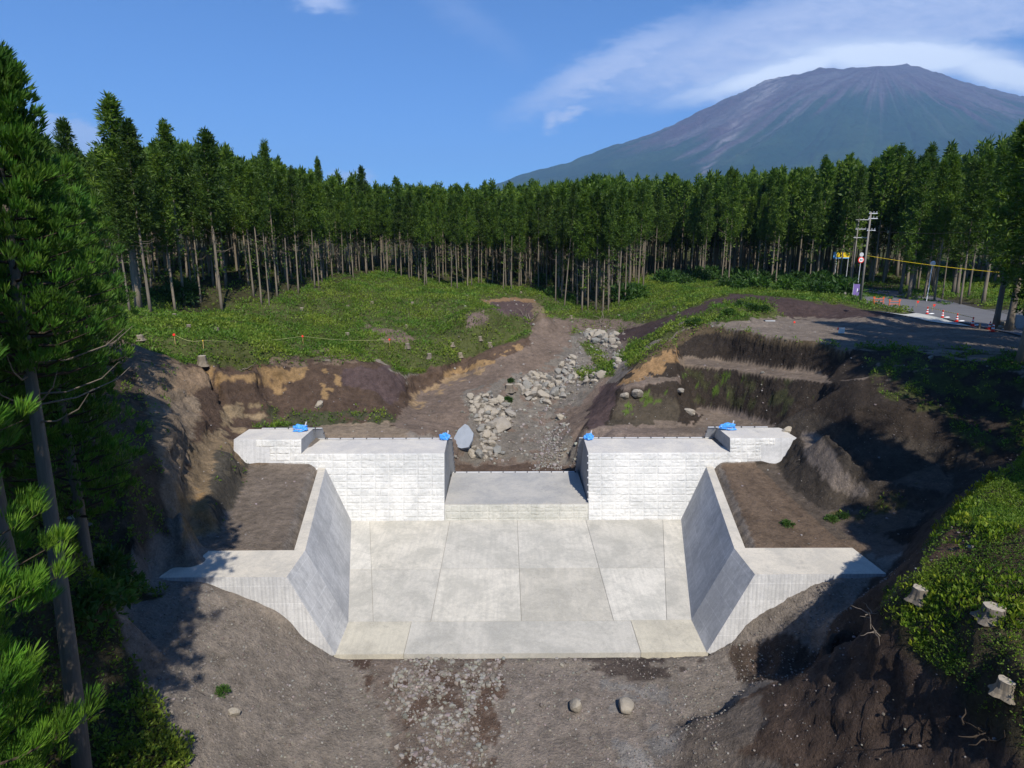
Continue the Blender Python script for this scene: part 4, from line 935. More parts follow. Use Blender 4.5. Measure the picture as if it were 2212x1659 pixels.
def blades(cen, dirs, n, L, Wd, r, spread=.8, up=.25, ratio=None):
    """n leaf sprays around each puff centre; returns quads (4 verts each)"""
    N = len(cen); c = np.repeat(cen, n, 0); d = np.repeat(dirs, n, 0)
    rd_ = r.normal(size=(N * n, 3)); rd_ /= np.linalg.norm(rd_, axis=1)[:, None]
    v = d * (1 - spread) + rd_ * spread; v[:, 2] += up; v /= np.linalg.norm(v, axis=1)[:, None]
    a = np.cross(v, r.normal(size=v.shape)); a /= np.linalg.norm(a, axis=1)[:, None]
    l = (L * r.uniform(.6, 1.25, len(v)))[:, None]; wd = (Wd * r.uniform(.7, 1.3, len(v)))[:, None]
    s = c + rd_ * L * .35
    q = np.stack([s, s + v * l * .45 + a * wd * .5, s + v * l, s + v * l * .45 - a * wd * .5], 1)
    return q.reshape(-1, 3)
def crown_quads(r, H, base, Rm, nb, npf, nbl, L, Wd, top_pow=.85, low=.35, droop=.1):
    cen = []; dr = []
    for b in range(nb):
        t_ = (b + .5) / nb; t_ = t_ ** .92
        z = base + (H - base) * t_ * .985
        prof = (1 - t_) ** top_pow * (low + (1 - low) * min(1, t_ / .22)) if t_ < .22 else (1 - t_) ** top_pow
        Lb = Rm * prof * r.uniform(.55, 1.18) + .25
        az_ = b * 2.39996 + r.uniform(-.5, .5)
        for k_ in range(npf):
            u_ = (k_ + r.uniform(.3, 1)) / npf
            rad = Lb * u_; zz = z + rad * (.28 - droop) + u_ * u_ * .25 * Lb * .5
            cen.append((math.cos(az_) * rad + r.normal() * .12, math.sin(az_) * rad + r.normal() * .12, zz + r.normal() * .15))
            dr.append((math.cos(az_) * .8, math.sin(az_) * .8, .5))
    for k_ in range(7): cen.append((r.normal() * .06, r.normal() * .06, H * .965 + k_ * .17)); dr.append((0, 0, 1.))
    cen = np.array(cen); dr = np.array(dr); dr /= np.linalg.norm(dr, axis=1)[:, None]
    return blades(cen, dr, nbl, L, Wd, r)
def quad_faces(n): return np.arange(n).reshape(-1, 4)
def trunk_mesh(r, H, r0, sides=9, dead=True, dz=(.3, .55), bend=.15):
    mb = MB(); n = 9; ph = r.uniform(0, 6.28)
    pts = []; rad = []
    for i in range(n):
        t_ = i / (n - 1); pts.append((bend * math.sin(t_ * 2.2 + ph) - bend * math.sin(ph), bend * math.cos(t_ * 1.7 + ph) - bend * math.cos(ph), -0.6 + t_ * (H * .96 + .6)))
        rad.append(r0 * (1 - t_) ** .75 * (1.35 if i == 0 else 1) + .015)
    mb.tube(pts, rad, sides)
    if dead:
        for k_ in range(9):
            z = H * r.uniform(*dz); a = r.uniform(0, 6.28); l = r.uniform(.6, 1.9)
            mb.tube([(0, 0, z), (math.cos(a) * l * .5, math.sin(a) * l * .5, z + .02 * l), (math.cos(a) * l, math.sin(a) * l, z + .35 * l)], [.03, .02, .008], 4, False)
    return mb.mesh('trunk', True)
def make_tree(seed, H=20., cf=.46, Rm=2.2, r0=.135, nb=62, npf=4, nbl=20, L=.46, Wd=.115, name='cedar_tree', label='', group=None, mat='needle', low=.45, top_pow=.95):
    r = np.random.default_rng(seed); root = thing(name, label, 'tree', (0, 0, -500), group)
    obj('trunk', trunk_mesh(r, H, r0), M['bark'], root)
    q = crown_quads(r, H, H * (1 - cf), Rm, nb, npf, nbl, L, Wd, top_pow, low)
    # a few stray sprays low on the trunk
    sp_ = np.array([(r.normal() * .35, r.normal() * .35, H * r.uniform(.22, max(1 - cf + .03, .3))) for _ in range(7)]); q = np.concatenate([q, blades(sp_, np.tile([0, 0, 1.], (7, 1)), 9, .5, .17, r, .9, 0)])
    obj('crown', np_mesh('crown', q, quad_faces(len(q))), M[mat], root)
    return root
protos = [make_tree(100, cf=.46, Rm=2.3), make_tree(101, cf=.55, Rm=2.6, nb=68, top_pow=1.05), make_tree(102, cf=.40, Rm=1.9, nb=56, top_pow=.8), make_tree(103, cf=.50, Rm=2.4, top_pow=.9, low=.25), make_tree(104, cf=.45, Rm=2.7, nb=50, top_pow=1.15), make_tree(105, cf=.60, Rm=2.5, nb=72, low=.3),
          make_tree(106, cf=.68, Rm=2.9, nb=84, r0=.24, top_pow=.95), make_tree(107, cf=.75, Rm=3.2, nb=90, r0=.26, top_pow=.9)]
used_p = [False] * len(protos)
SKX = [0, 100, 150, 200, 240, 330, 380, 430, 520, 560, 640, 700, 750, 790, 900, 1000, 1150, 1250, 1350, 1450, 1550, 1650, 1720, 1800, 1900, 2000, 2080, 2150, 2212]
SKY_ = [334, 319, 329, 344, 334, 326, 316, 324, 354, 352, 376, 388, 402, 402, 416, 424, 412, 404, 402, 404, 394, 386, 382, 366, 350, 340, 338, 304, 270]
def height_for(x, y, z, py):
    lo, hi = 5., 40.
    for _ in range(30):
        mid = (lo + hi) / 2; _, q, _ = proj([[x, y, z + mid]])
        if q[0] > py: lo = mid
        else: hi = mid
    return lo
def place_tree(x, y, h, p, label, group, wf=1.0, lean=0.0):
    z = float(ground_z(x, y)) - .1; s = h / 20.
    rz = rng.uniform(0, 6.28); ws = s * wf * rng.uniform(.92, 1.1)
    if not used_p[p]:
        o = protos[p]; used_p[p] = True; o.location = (x, y, z); o.rotation_euler = (0, 0, rz); o.scale = (ws, ws, s); o['label'] = label; o['group'] = group
    else: o = dup(protos[p], (x, y, z), rz, (ws, ws, s), label, group)
    o.rotation_euler = (rng.uniform(-.012, .012), lean + rng.uniform(-.012, .012), rz if not lean else 0); return o
# trees one can tell apart
marks = [
 (326, 677, 265, 1, 'cedar with pale bare trunk just right of the big near foliage at left', 1.1),
 (300, 668, 213, 6, 'tallest broad cedar of the left forest edge, pointed crown high against the sky', 1.25),
 (190, 655, 262, 5, 'ragged cedar in front of the low white cloud at the left', 1.15),
 (398, 659, 268, 2, 'slim cedar with a narrow peaked top right of the tallest left tree', 1.0),
 (480, 675, 288, 3, 'cedar with the thickest bare trunk, standing out front on the left grassy edge', 1.15),
 (599, 640, 310, 4, 'cedar with a small dark tuft rising above the left canopy', .9),
 (700, 602, 345, 2, 'thin cedar whose tiny dark top sticks up beside a small cloud', .65),
 (790, 586, 363, 3, 'pointed cedar above the crest of the grassy bank', 1.0),
 (1219, 663, 400, 4, 'cedar leaning to the right at the left rim of the gully', .8),
 (1559, 606, 366, 2, 'slender cedar with bare trunk at the top of the grassy bank right of the gully', .9),
 (1573, 618, 372, 5, 'cedar with an exposed trunk in front of the bushes, nearest the dark matting bank', .9),
 (1755, 598, 343, 6, 'pointed cedar left of the utility poles rising above its neighbours', 1.0),
 (1910, 602, 318, 7, 'broad cedar behind the utility poles with its top against the mountain foot', 1.05),
 (1975, 612, 316, 6, 'tall dark cedar right of the utility poles across the road', 1.1),
 (2149, 712, 262, 6, 'big dark bare-trunked cedar by the verge in front of the cones', 1.15),
 (2178, 716, 240, 7, 'big dark cedar beside the log pile near the right edge', 1.15),
 (2204, 783, 228, 7, 'largest dark cedar at the far right edge, its thick trunk cut by the picture border', 1.25),
]
TREES = []
for px, py, ty, p, lab, wf in marks:
    x, y, z = hit(px, py); h = height_for(x, y, z, ty)
    h = min(h, 30); place_tree(x, y, h, p, lab, None, wf, .07 if 'leaning' in lab else 0); TREES.append((x, y))
for o in protos: 
    if 'group' in o and o['group'] is None: del o['group']
edge = [(281,675),(305,658),(434,654),(565,659),(582,661),(623,633),(645,635),(673,607),(696,613),(707,605),(741,598),(757,596),(253,640),(763,591),(777,587),(793,589),(806,589),(824,591),(831,593),(837,593),(856,595),(867,598),(884,607),(889,604),(905,609),(917,620),(922,618),(934,606),(949,615),(957,604),(975,624),(988,626),(1000,613),(1010,624),(1019,618),(1034,615),(1040,613),(1053,613),(1064,615),(1087,626),(1093,624),(1105,627),(1121,624),(1135,616),(1147,618),(1163,626),(1178,610),(1200,651),(1208,622),(1247,660),(1257,673),(1270,671),(1287,675),(1302,675),(1314,677),(1336,662),(1350,655),(1360,624),(1378,624),(1389,621),(1414,604),(1431,598),(1448,596),(1517,600),(1586,598),(1616,596),(1641,596),(1668,598),(1682,600),(1799,612),(1834,622),(1879,606),(1996,643),(2018,651),(2035,648),(2067,639),(2074,659),(2123,655)]
def zone_label(px, row=0):
    BANDS = [(280, 'beside the big near foliage on the left', 'at the far left end of the wood'), (450, 'below the tallest cedars of the left forest edge', 'left part of the wood'),
             (600, 'where the left forest edge meets the bramble slope', 'left part of the wood, nearer the bank'), (740, 'climbing the left shoulder of the green bank', 'left shoulder of the bank'),
             (860, 'on the crest of the green bank', 'crest of the bank'), (960, 'on the falling right shoulder of the green bank', 'right shoulder of the bank'),
             (1060, 'above the left end of the purple pit', 'above the pit, left'), (1160, 'directly above the purple pit', 'above the pit'), (1240, 'on the left rim of the gully', 'left rim of the gully'),
             (1325, 'down in the mouth of the gully', 'mouth of the gully'), (1425, 'on the right rim of the gully', 'right rim of the gully'), (1600, 'above the lit green slope right of the gully', 'above the right green slope'),
             (1840, 'behind the bushes above the dark matting bank', 'behind the bushes'), (9999, 'in the shady wood across the road', 'across the road')]
    for lim, a, b in BANDS:
        if px < lim:
            if row == 0: return 'front-row cedar with a sunlit bare trunk ' + a, 'front-row cedars, ' + b
            return 'shaded cedar behind the front row, ' + a, 'cedars behind the front row, ' + b
KIND = {0: [0, 1, 2, 3, 4], 1: [0, 2, 3, 4, 1]}
def pick(px):
    if px > 1840: return int(rng.choice([5, 6, 7, 1]))
    if px < 560: return int(rng.choice([0, 1, 3, 4, 5]))
    if px > 1420: return int(rng.choice([1, 3, 5, 4]))
    return int(rng.choice([0, 1, 2, 3, 4]))
for px, py in edge:
    x, y, z = hit(px, py); ty = np.interp(px, SKX, SKY_) + abs(rng.normal()) * 24 + 2
    h = float(np.clip(height_for(x, y, z, ty), 13, 27)); l, gname = zone_label(px)
    place_tree(x, y, h, pick(px), l, gname, rng.uniform(.85, 1.1)); TREES.append((x, y))
# the rest of the plantation, on a loose grid behind its edge
cand = []
ta = np.array(TREES)
for gx in np.arange(-110, 140, 2.9):
    for gy in np.arange(38, 260, 3.1):
        x = gx + rng.uniform(-1.1, 1.1); y = gy + rng.uniform(-1.1, 1.1)
        e = float(np.interp(x, FEX, FEY))
        if y < e + 1.5 or y > e + 92: continue
        if y > e + 45 and rng.random() < .25: continue
        px, py, zc = proj([[x, y, float(ground_z(x, y)) + 10]])
        if px[0] < -160 or px[0] > 2420 or zc[0] < 5: continue
        if px[0] > 1835 and y < e + 3 : continue
        if 1790 < px[0] < 1960 and 78 < y < 104 and rng.random() < .8: continue
        if len(ta) and np.min(np.hypot(ta[:, 0] - x, ta[:, 1] - y)) < 2.0: continue
        d = y - e
        if px[0] > 1450 and d < 30 and rng.random() < .25: continue
        cand.append((x, y, float(px[0]), d, zc[0]))
cand.sort(key=lambda c_: c_[4] + c_[3] * 2.2)
nthing = 300 - len(TREES) - 24
for x, y, px, d, zc in cand[:nthing]:
    z = float(ground_z(x, y)); ty = np.interp(px, SKX, SKY_) + abs(rng.normal()) * 22 - 4 - (rng.random() < .14) * 14
    h = float(np.clip(height_for(x, y, z, ty), 12, 27)); l, gname = zone_label(px, 1)
    place_tree(x, y, h, pick(px), l, gname, rng.uniform(.85, 1.15))
# remaining trees deep in the wood: one mass
r = np.random.default_rng(5)
lowq = [crown_quads(np.random.default_rng(300 + k_), 20, 9.5, 2.5, 54, 2, 10, .78, .27, 1.05, .5) for k_ in range(4)]
for k_ in range(4):
    bq = lowq[k_].reshape(-1, 4, 3); r.shuffle(bq); lowq[k_] = bq.reshape(-1, 3)
VV = []; TV = []; TF = []
for i, (x, y, px, d, zc) in enumerate(cand[nthing:]):
    z = float(ground_z(x, y)); ty = np.interp(px, SKX, SKY_) + abs(r.normal()) * 20 - 9 - (r.random() < .14) * 14
    h = float(np.clip(height_for(x, y, z, ty), 12, 27)); s = h / 20; a = r.uniform(0, 6.28); q = lowq[i % 4] * s
    if d > 24: q = q * [1, 1, 1.3] + [0, 0, -6.2 * s]
    if d > 50: q = q.reshape(-1, 4, 3)[::2].reshape(-1, 3)
    VV.append(np.stack([q[:, 0] * math.cos(a) - q[:, 1] * math.sin(a) + x, q[:, 0] * math.sin(a) + q[:, 1] * math.cos(a) + y, q[:, 2] + z], -1))
    o = len(TV) * 10; k5 = np.arange(5) * 2 * math.pi / 5; ring = np.stack([np.cos(k5), np.sin(k5)], -1)
    TV.append(np.concatenate([np.c_[ring * .18 * s + [x, y], np.full(5, z - .5)], np.c_[ring * .06 * s + [x, y], np.full(5, z + h * .9)]]))
    TF += [(o + k_, o + (k_ + 1) % 5, o + 5 + (k_ + 1) % 5, o + 5 + k_) for k_ in range(5)]
print('trees', len(TREES), 'cand', len(cand), 'mass', len(VV))
if VV:
    q = np.concatenate(VV); nq = len(q); allv = np.concatenate([q] + TV); allf = np.concatenate([quad_faces(nq), np.array(TF) + nq])
    me = np_mesh('deep_forest', allv, allf); me.materials.append(M['needle']); me.materials.append(M['bark'])
    mi = np.zeros(len(allf), np.int32); mi[nq // 4:] = 1
    if len(me.polygons) == len(mi): me.polygons.foreach_set('material_index', mi)
    tag(obj('deep_forest', me), 'dense mass of cedars filling the depth of the plantation', 'forest', None, 'stuff')
# trees to the right of the frame whose shade falls over the cut
offr = [(33.5, 33), (36, 36.5), (35, 29.5), (39, 33), (38, 39), (42, 41), (43, 36), (46, 40), (40, 29), (36, 25.5), (32.5, 30), (45, 31), (50, 42), (31.5, 27), (34, 22.5), (41, 24), (46, 26), (37, 20.5), (42, 18), (52, 34), (48, 20), (55, 27), (60, 38), (43, 45.5), (39.5, 43), (34.5, 26), (48, 36), (28.5, 15), (31, 13)]
for x, y in offr:
    place_tree(x, y, rng.uniform(19, 24), int(rng.choice([5, 6, 7])), 'cedar standing beyond the right border of the view, shading the cut slope', 'shade trees right of the cut', 1.2)

for x, y in [(23.6, 17.6), (25.6, 20), (27.6, 22.4), (29.8, 25), (22.8, 15.2), (25.2, 17.4), (28.4, 20.6)]:  # unseen short cedars, added to cast shade behind the mound ridge
    place_tree(x, y, rng.uniform(8.5, 11), 5, 'short cedar added beyond the right border of the view to shade behind the mound', 'short cedars added for shade behind the near mound', 1.6)

# ------------------------------------------------------------------ the near cedars on the left
def near_tree(seed, loc, H, base, Rm, r0, label, nb=120, npf=5, nbl=16, L=.34, Wd=.075, low=.6, tp=.8, sub=3, dead_z=None, bright=1.0, az_lim=None):
    r = np.random.default_rng(seed); root = thing('near_cedar', label, 'tree', loc)
    mb = MB(); n = 14; pts = []; rad = []
    for i in range(n):
        t_ = i / (n - 1); pts.append((.12 * math.sin(t_ * 3), .1 * math.sin(t_ * 4 + 1), -.8 + t_ * (H * .97 + .8))); rad.append(r0 * (1 - t_) ** .7 * (1.25 if i == 0 else 1) + .02)
    mb.tube(pts, rad, 14); mb.build('trunk', M['bark'], root, True)
    cen = []; dr = []; bmesh_ = MB()
    for b in range(nb):
        t_ = (b + .5) / nb; z = base + (H - base) * t_ * .98
        prof = (1 - t_) ** tp * (low + (1 - low) * min(1, t_ / .15)); Lb = Rm * prof * r.uniform(.6, 1.15) + .3; a = b * 2.39996 + r.uniform(-.4, .4)
        if az_lim and not (az_lim[0] < (math.degrees(a) % 360) < az_lim[1]): continue
        tip = (math.cos(a) * Lb, math.sin(a) * Lb, z + Lb * .22)
        bmesh_.tube([(0, 0, z), (tip[0] * .5, tip[1] * .5, z + Lb * .04), tip], [.045 * (1 - t_) + .015, .03 * (1 - t_) + .01, .006], 4, False)
        for k_ in range(npf):
            u_ = .28 + .72 * (k_ + r.uniform(.2, 1)) / npf
            for m_ in range(sub):
                side = r.normal() * .36 * Lb * (1.1 - u_) + r.normal() * .12
                x = math.cos(a) * Lb * u_ - math.sin(a) * side; y = math.sin(a) * Lb * u_ + math.cos(a) * side
                cen.append((x, y, z + Lb * (.04 + .2 * u_ * u_) + abs(r.normal()) * .16)); dr.append((math.cos(a) * .6 - math.sin(a) * side * .3, math.sin(a) * .6 + math.cos(a) * side * .3, .75))
    bmesh_.build('branches', M['twig'], root)
    cen = np.array(cen); dr = np.array(dr); dr /= np.linalg.norm(dr, axis=1)[:, None]
    q = blades(cen, dr, nbl, L, Wd, r, .42, .28)
    me = np_mesh('crown', q, quad_faces(len(q))); tn = np.repeat(r.uniform(.7, 1.25, len(cen)), nbl * 4)
    tc_ = np.stack([tn * bright * np.repeat(r.uniform(.85, 1.2, len(cen)), nbl * 4), tn * bright, tn * .9, np.ones_like(tn)], -1)
    ca = me.color_attributes.new('tint', 'FLOAT_COLOR', 'POINT')
    if len(me.vertices) == len(tc_): ca.data.foreach_set('color', tc_.astype(np.float32).ravel())
    obj('crown', me, M['needle_near'], root)
    if dead_z:
        mb = MB()
        for k_ in range(9):
            z = r.uniform(*dead_z); a = r.uniform(-1.2, .9); l = r.uniform(1.2, 2.8)
            mb.tube([(0, 0, z), (math.cos(a) * l * .4, math.sin(a) * l * .4, z + .1), (math.cos(a) * l * .8, math.sin(a) * l * .8, z + .5), (math.cos(a) * l, math.sin(a) * l, z + .95)], [.03, .022, .014, .006], 5, False)
        mb.build('dead_branches', M['dead'], root)
    return root
bx_ = P(186, 1790, 1.0); gz = float(ground_z(bx_[0], bx_[1]))
t1 = near_tree(1, (bx_[0], bx_[1], gz), 21.4, 13.8, 2.6, .25, 'near cedar with a long bare leaning trunk down the left side of the view', dead_z=(12.4, 14.4), nb=120, npf=4, nbl=30, L=.22, Wd=.036, tp=.85)
t1.rotation_euler = (0, .045, 0)
near_tree(2, (-16.6, 20.5, float(ground_z(-16.6, 20.5))), 12.5, 2.5, 2.6, .2, 'near cedar with a cone of dark foliage behind the leaning bare trunk', nb=120, npf=4, nbl=24, L=.24, Wd=.042)
near_tree(3, (-19.8, 26.0, float(ground_z(-19.8, 26.0))), 11, 2.0, 2.5, .2, 'near cedar on the left bank, its foliage reaching towards the grassy slope', nb=100, npf=4, nbl=22, L=.26, Wd=.045)
near_tree(4, (-13.0, 10.6, float(ground_z(-13, 10.6))), 19, 2.6, 3.2, .24, 'nearest cedar with bright green sprays reaching in at the lower left', nb=96, npf=6, nbl=44, L=.30, Wd=.026, sub=4, low=.95, tp=.40, bright=1.25)
near_tree(5, (-24.5, 34.0, float(ground_z(-24.5, 34.0))), 12, 2.0, 2.6, .2, 'near cedar standing on the left bank behind the big left trees', nb=90, npf=4, nbl=20, L=.30, Wd=.05)
near_tree(6, (-11.5, 5.0, float(ground_z(-11.5, 5.0))), 27, 15, 3.2, .25, 'near cedar at the left of the camera, its shade falling on the bare slope', nb=110, npf=4, nbl=16, L=.38, Wd=.08)
near_tree(7, (-15.2, 10.0, float(ground_z(-15.2, 10.0))), 27, 11, 3.3, .25, 'tall near cedar beyond the left border, shading the left bank', nb=120, npf=4, nbl=16, L=.38, Wd=.08)
near_tree(8, (-18.6, 16.2, float(ground_z(-18.6, 16.2))), 21, 6, 3.0, .25, 'near cedar at the left border behind the leaning trunk, shading the left bank', nb=120, npf=4, nbl=20, L=.28, Wd=.05)
near_tree(9, (-16.7, 17.4, float(ground_z(-16.7, 17.4))), 18.5, 5, 3.0, .22, 'near cedar crowded against the left border, its foliage joined to its neighbours', nb=120, npf=4, nbl=22, L=.24, Wd=.042)
near_tree(10, (-21.5, 21.5, float(ground_z(-21.5, 21.5))), 17, 3, 3.2, .22, 'dark near cedar deep in the shade at the left border', nb=110, npf=4, nbl=18, L=.32, Wd=.06)

# ------------------------------------------------------------------ ground cover, stones
def leaf_scatter(name, label, n, xr, yr, size, k, up, seed, mask=None, thr=.05, tint=((.8, 1, .8), (1.25, 1.05, .8)), hgt=.12, mat='cover', flower=0):
    r = np.random.default_rng(seed)
    x = r.uniform(*xr, n); y = r.uniform(*yr, n); g = sample(GRASS, x, y) if mask is None else mask(x, y)
    patch = .55 + .6 * fbm(x, y, None, .55, 4, seed)
    keep = (r.random(n) < g * np.clip(patch + .25, .15, 1)) & (g > thr) & (proj(np.stack([x, y, ground_z(x, y)], -1))[2] > 1)
    x, y, g = x[keep], y[keep], g[keep]; z = ground_z(x, y)
    pt = np.clip(.5 + fbm(x, y, None, .3, 3, seed + 3), 0, 1)
    hh = hgt * (.4 + 1.3 * pt)
    cen = np.stack([x, y, z + hh * r.uniform(.1, 1, len(x))], -1); dr = np.tile([0, 0, 1.], (len(x), 1))
    q = blades(cen, dr, k, size, size * .42, r, 1 - up, .15)
    c0, c1 = np.array(tint[0]), np.array(tint[1]); tt = np.clip(pt[:, None] * .6 + r.random((len(x), 1)) * .5, 0, 1)
    col = (c0 * (1 - tt) + c1 * tt) * r.uniform(.7, 1.25, (len(x), 1))
    if flower:
        f = r.random(len(x)) < flower; col[f] = [4.5, 2.2, .8]
    col = np.repeat(col, k * 4, 0)
    me = np_mesh(name, q, quad_faces(len(q))); ca = me.color_attributes.new('tint', 'FLOAT_COLOR', 'POINT')
    if len(me.vertices) == len(col): ca.data.foreach_set('color', np.concatenate([col, np.ones((len(col), 1))], 1).astype(np.float32).ravel())
    print(name, len(q) // 4)
    return tag(obj(name, me, M[mat]), label, 'ground cover', None, 'stuff')
leaf_scatter('bramble_cover', 'low green brambles and ferns covering the cleared slopes', 230000, (-62, 90), (44, 150), .27, 4, .35, 41, hgt=.30)
leaf_scatter('weed_cover', 'thin weeds on the cut banks and shaded hillside', 60000, (-32, 40), (26, 66), .20, 4, .35, 43, hgt=.14)
leaf_scatter('slope_plants', 'lush green undergrowth on the near mound at the right', 250000, (6, 27), (6, 27), .075, 4, .3, 45, hgt=.24, tint=((.5, .7, .55), (1.2, 1.05, .55)), flower=.003, mask=lambda x, y: sample(GRASS, x, y) * np.clip(.95 + .9 * fbm(x, y, None, .45, 4, 91), .25, 1))
leaf_scatter('tall_weeds', 'taller yellow-green weeds in patches on the near mound', 26000, (7, 26), (7, 26), .17, 6, .5, 49, hgt=.6, tint=((.9, 1.0, .6), (2.2, 1.35, .5)), mask=lambda x, y: sample(GRASS, x, y) * (fbm(x, y, None, .7, 3, 77) > .25))
leaf_scatter('shade_plants', 'dark leafy undergrowth beneath the near cedars at the lower left', 60000, (-27, -9), (9, 27), .17, 5, .35, 47, hgt=.35)

def ico(sub, seed, flat=.75, amp=.22, f=1.3):
    bm = bmesh.new(); bmesh.ops.create_icosphere(bm, subdivisions=sub, radius=1)
    V = np.array([v.co[:] for v in bm.verts]); F = np.array([[v.index for v in p.verts] for p in bm.faces]); bm.free()
    n = fbm(V[:, 0] * f + seed * 3.1, V[:, 1] * f + seed, V[:, 2] * f, 1, 4, seed)
    # chop with a few planes so that the stone gets flats and edges
    rr = np.random.default_rng(seed); V = V * (1 + amp * n)[:, None]
    for _ in range(11):
        d = rr.normal(size=3); d /= np.linalg.norm(d); lim = rr.uniform(.52, .80); k_ = V @ d; o = np.clip(k_ - lim, 0, None); V = V - d * (o * .85)[:, None]
    V *= np.array([rr.uniform(.85, 1.2), rr.uniform(.75, 1.0), flat * rr.uniform(.85, 1.15)]); return V, F
st, t, bs = base_mat('stone', .9, .2)
oc = t.new('ShaderNodeTexCoord').outputs['Object']; nz = t.noise(oc, 1.6, 7, .65); oi = t.new('ShaderNodeObjectInfo').outputs['Random']
c = t.mix(nz, (.19, .172, .145, 1), (.40, .375, .335, 1)); c = t.mix(1.0, c, t.ramp(oi, [(0, (.72, .76, .78)), (.5, (1, .96, .9)), (1, (1.18, 1.12, 1.0))]), 'MULTIPLY')
t.put(bs.inputs['Base Color'], c); bump(t, bs, nz, .6, .12); M['stone'] = st
gv, t, bs = base_mat('gravel_stone', .9, .2)
t.put(bs.inputs['Base Color'], t.mix(1.0, t.new('ShaderNodeVertexColor', layer_name='tint').outputs[0], t.ramp(t.noise(t.new('ShaderNodeTexCoord').outputs['Object'], 8, 4), [(.3, (.75, .75, .75)), (.7, (1.2, 1.2, 1.2))]), 'MULTIPLY')); M['gravel'] = gv
def gravel(name, label, n, xr, yr, s0, s1, seed, mask, pw=3.0, tones=((.15, .125, .10), (.29, .265, .23)), sub=1):
    r = np.random.default_rng(seed); x = r.uniform(*xr, n); y = r.uniform(*yr, n); k_ = r.random(n) < mask(x, y); x, y = x[k_], y[k_]
    s = s0 + (s1 - s0) * r.random(len(x)) ** pw; z = ground_z(x, y) + s * .2
    base = [ico(sub, 500 + i, .7, .3) for i in range(5)]; VV = []; FF = []; CC = []; o = 0
    for b_, (bv, bf) in enumerate(base):
        ids = np.nonzero(np.arange(len(x)) % 5 == b_)[0]
        if not len(ids): continue
        a = r.uniform(0, 6.28, len(ids)); ca_, sa_ = np.cos(a)[:, None], np.sin(a)[:, None]
        X = (bv[None, :, 0] * ca_ - bv[None, :, 1] * sa_) * s[ids, None] + x[ids, None]; Y = (bv[None, :, 0] * sa_ + bv[None, :, 1] * ca_) * s[ids, None] + y[ids, None]; Z = bv[None, :, 2] * s[ids, None] + z[ids, None]
        VV.append(np.stack([X, Y, Z], -1).reshape(-1, 3)); FF.append((bf[None] + (np.arange(len(ids)) * len(bv))[:, None, None] + o).reshape(-1, 3)); o += len(ids) * len(bv)
        tt = r.random((len(ids), 1)); col = np.array(tones[0]) * (1 - tt) + np.array(tones[1]) * tt; col *= r.uniform(.8, 1.15, (len(ids), 3)) ** .35; CC.append(np.repeat(col, len(bv), 0))
    me = np_mesh(name, np.concatenate(VV), np.concatenate(FF)); col = np.concatenate(CC); ca = me.color_attributes.new('tint', 'FLOAT_COLOR', 'POINT')
    if len(me.vertices) == len(col): ca.data.foreach_set('color', np.concatenate([col, np.ones((len(col), 1))], 1).astype(np.float32).ravel())
    print(name, len(x)); return tag(obj(name, me, M['gravel']), label, 'stones', None, 'stuff')
def pmask(polys, w_in=1.0, w_out=0.0, warp=14):
    def f(x, y):
        a, b, zc = proj(np.stack([x, y, ground_z(x, y)], -1)); a = a + warp * fbm(x, y, None, .8, 3, 8); b = b + warp * fbm(x, y, None, .8, 3, 18)
        m = np.full(x.shape, w_out)
        for p_ in polys: m = np.where(in_poly(a, b, p_), w_in, m)
        cl = np.clip(.5 + 1.0 * fbm(x, y, None, 1.3, 3, 12), .05, 1)
        on = (GRIDNC(x, y)); return m * cl * on
    return f
def GRIDNC(x, y):
    """0 where concrete covers the ground"""
    con = ((np.abs(x) < 17.5) & (y > 25.15) & (y < 28.1)) | ((np.abs(x) < 14.1) & (y > 28) & (y < 39.9)) | ((np.abs(x) < 19.95) & (y > 39.4) & (y < 45.6))
    return np.where(con, 0., 1.)
bandp = [(840, 1418), (1060, 1418), (1085, 1440), (1050, 1520), (1055, 1700), (880, 1700), (860, 1520)]
gravel('gravel_bed', 'pale loose stones in a band down the river bed below the apron', 26000, (-6, 3), (15, 25.2), .015, .16, 61, pmask([bandp], .9, .05, 40), 4.6, ((.14, .118, .098), (.28, .26, .235)))
gravel('gravel_scatter', 'small loose stones strewn over the bare earth in front', 45000, (-17, 16), (14, 27), .010, .075, 62, lambda x, y: np.clip(1 - sample(GRASS, x, y) * 2, 0, 1) * .7 * GRIDNC(x, y) * np.where((x > 6) & (y < 22) & (ground_z(x, y) > 0), .06, 1), 5.0, ((.12, .10, .085), (.27, .25, .225)), sub=0)
gravel('gravel_slope', 'stones stuck in the dark earth of the near mound', 700, (4, 22), (11, 24), .015, .07, 63, lambda x, y: np.where(sample(GRASS, x, y) < .4, 1., 0.), 3.5, ((.10, .09, .08), (.26, .25, .24)))
chan = [(1000, 850), (1090, 845), (1120, 805), (1200, 790), (1240, 740), (1260, 712), (1340, 712), (1355, 760), (1290, 830), (1230, 880), (1240, 1000), (1150, 1000), (990, 990)]
gravel('stream_gravel', 'angular grey gravel along the dry stream bed behind the dam', 16000, (-8, 22), (46, 100), .04, .26, 64, pmask([chan], .85, .04), 2.6, ((.15, .13, .11), (.32, .30, .27)))
gravel('stream_pebbles', 'heap of small pale pebbles behind the right side of the spillway', 1300, (1.2, 5), (46.4, 53), .04, .15, 65, lambda x, y: np.where((x > 1.8 + .25 * (y - 48)) & (x < 4.0) & (y > 46.9 + .3 * np.sin(x * 3)), 1., .1), 1.8, ((.15, .13, .11), (.30, .28, .26)))
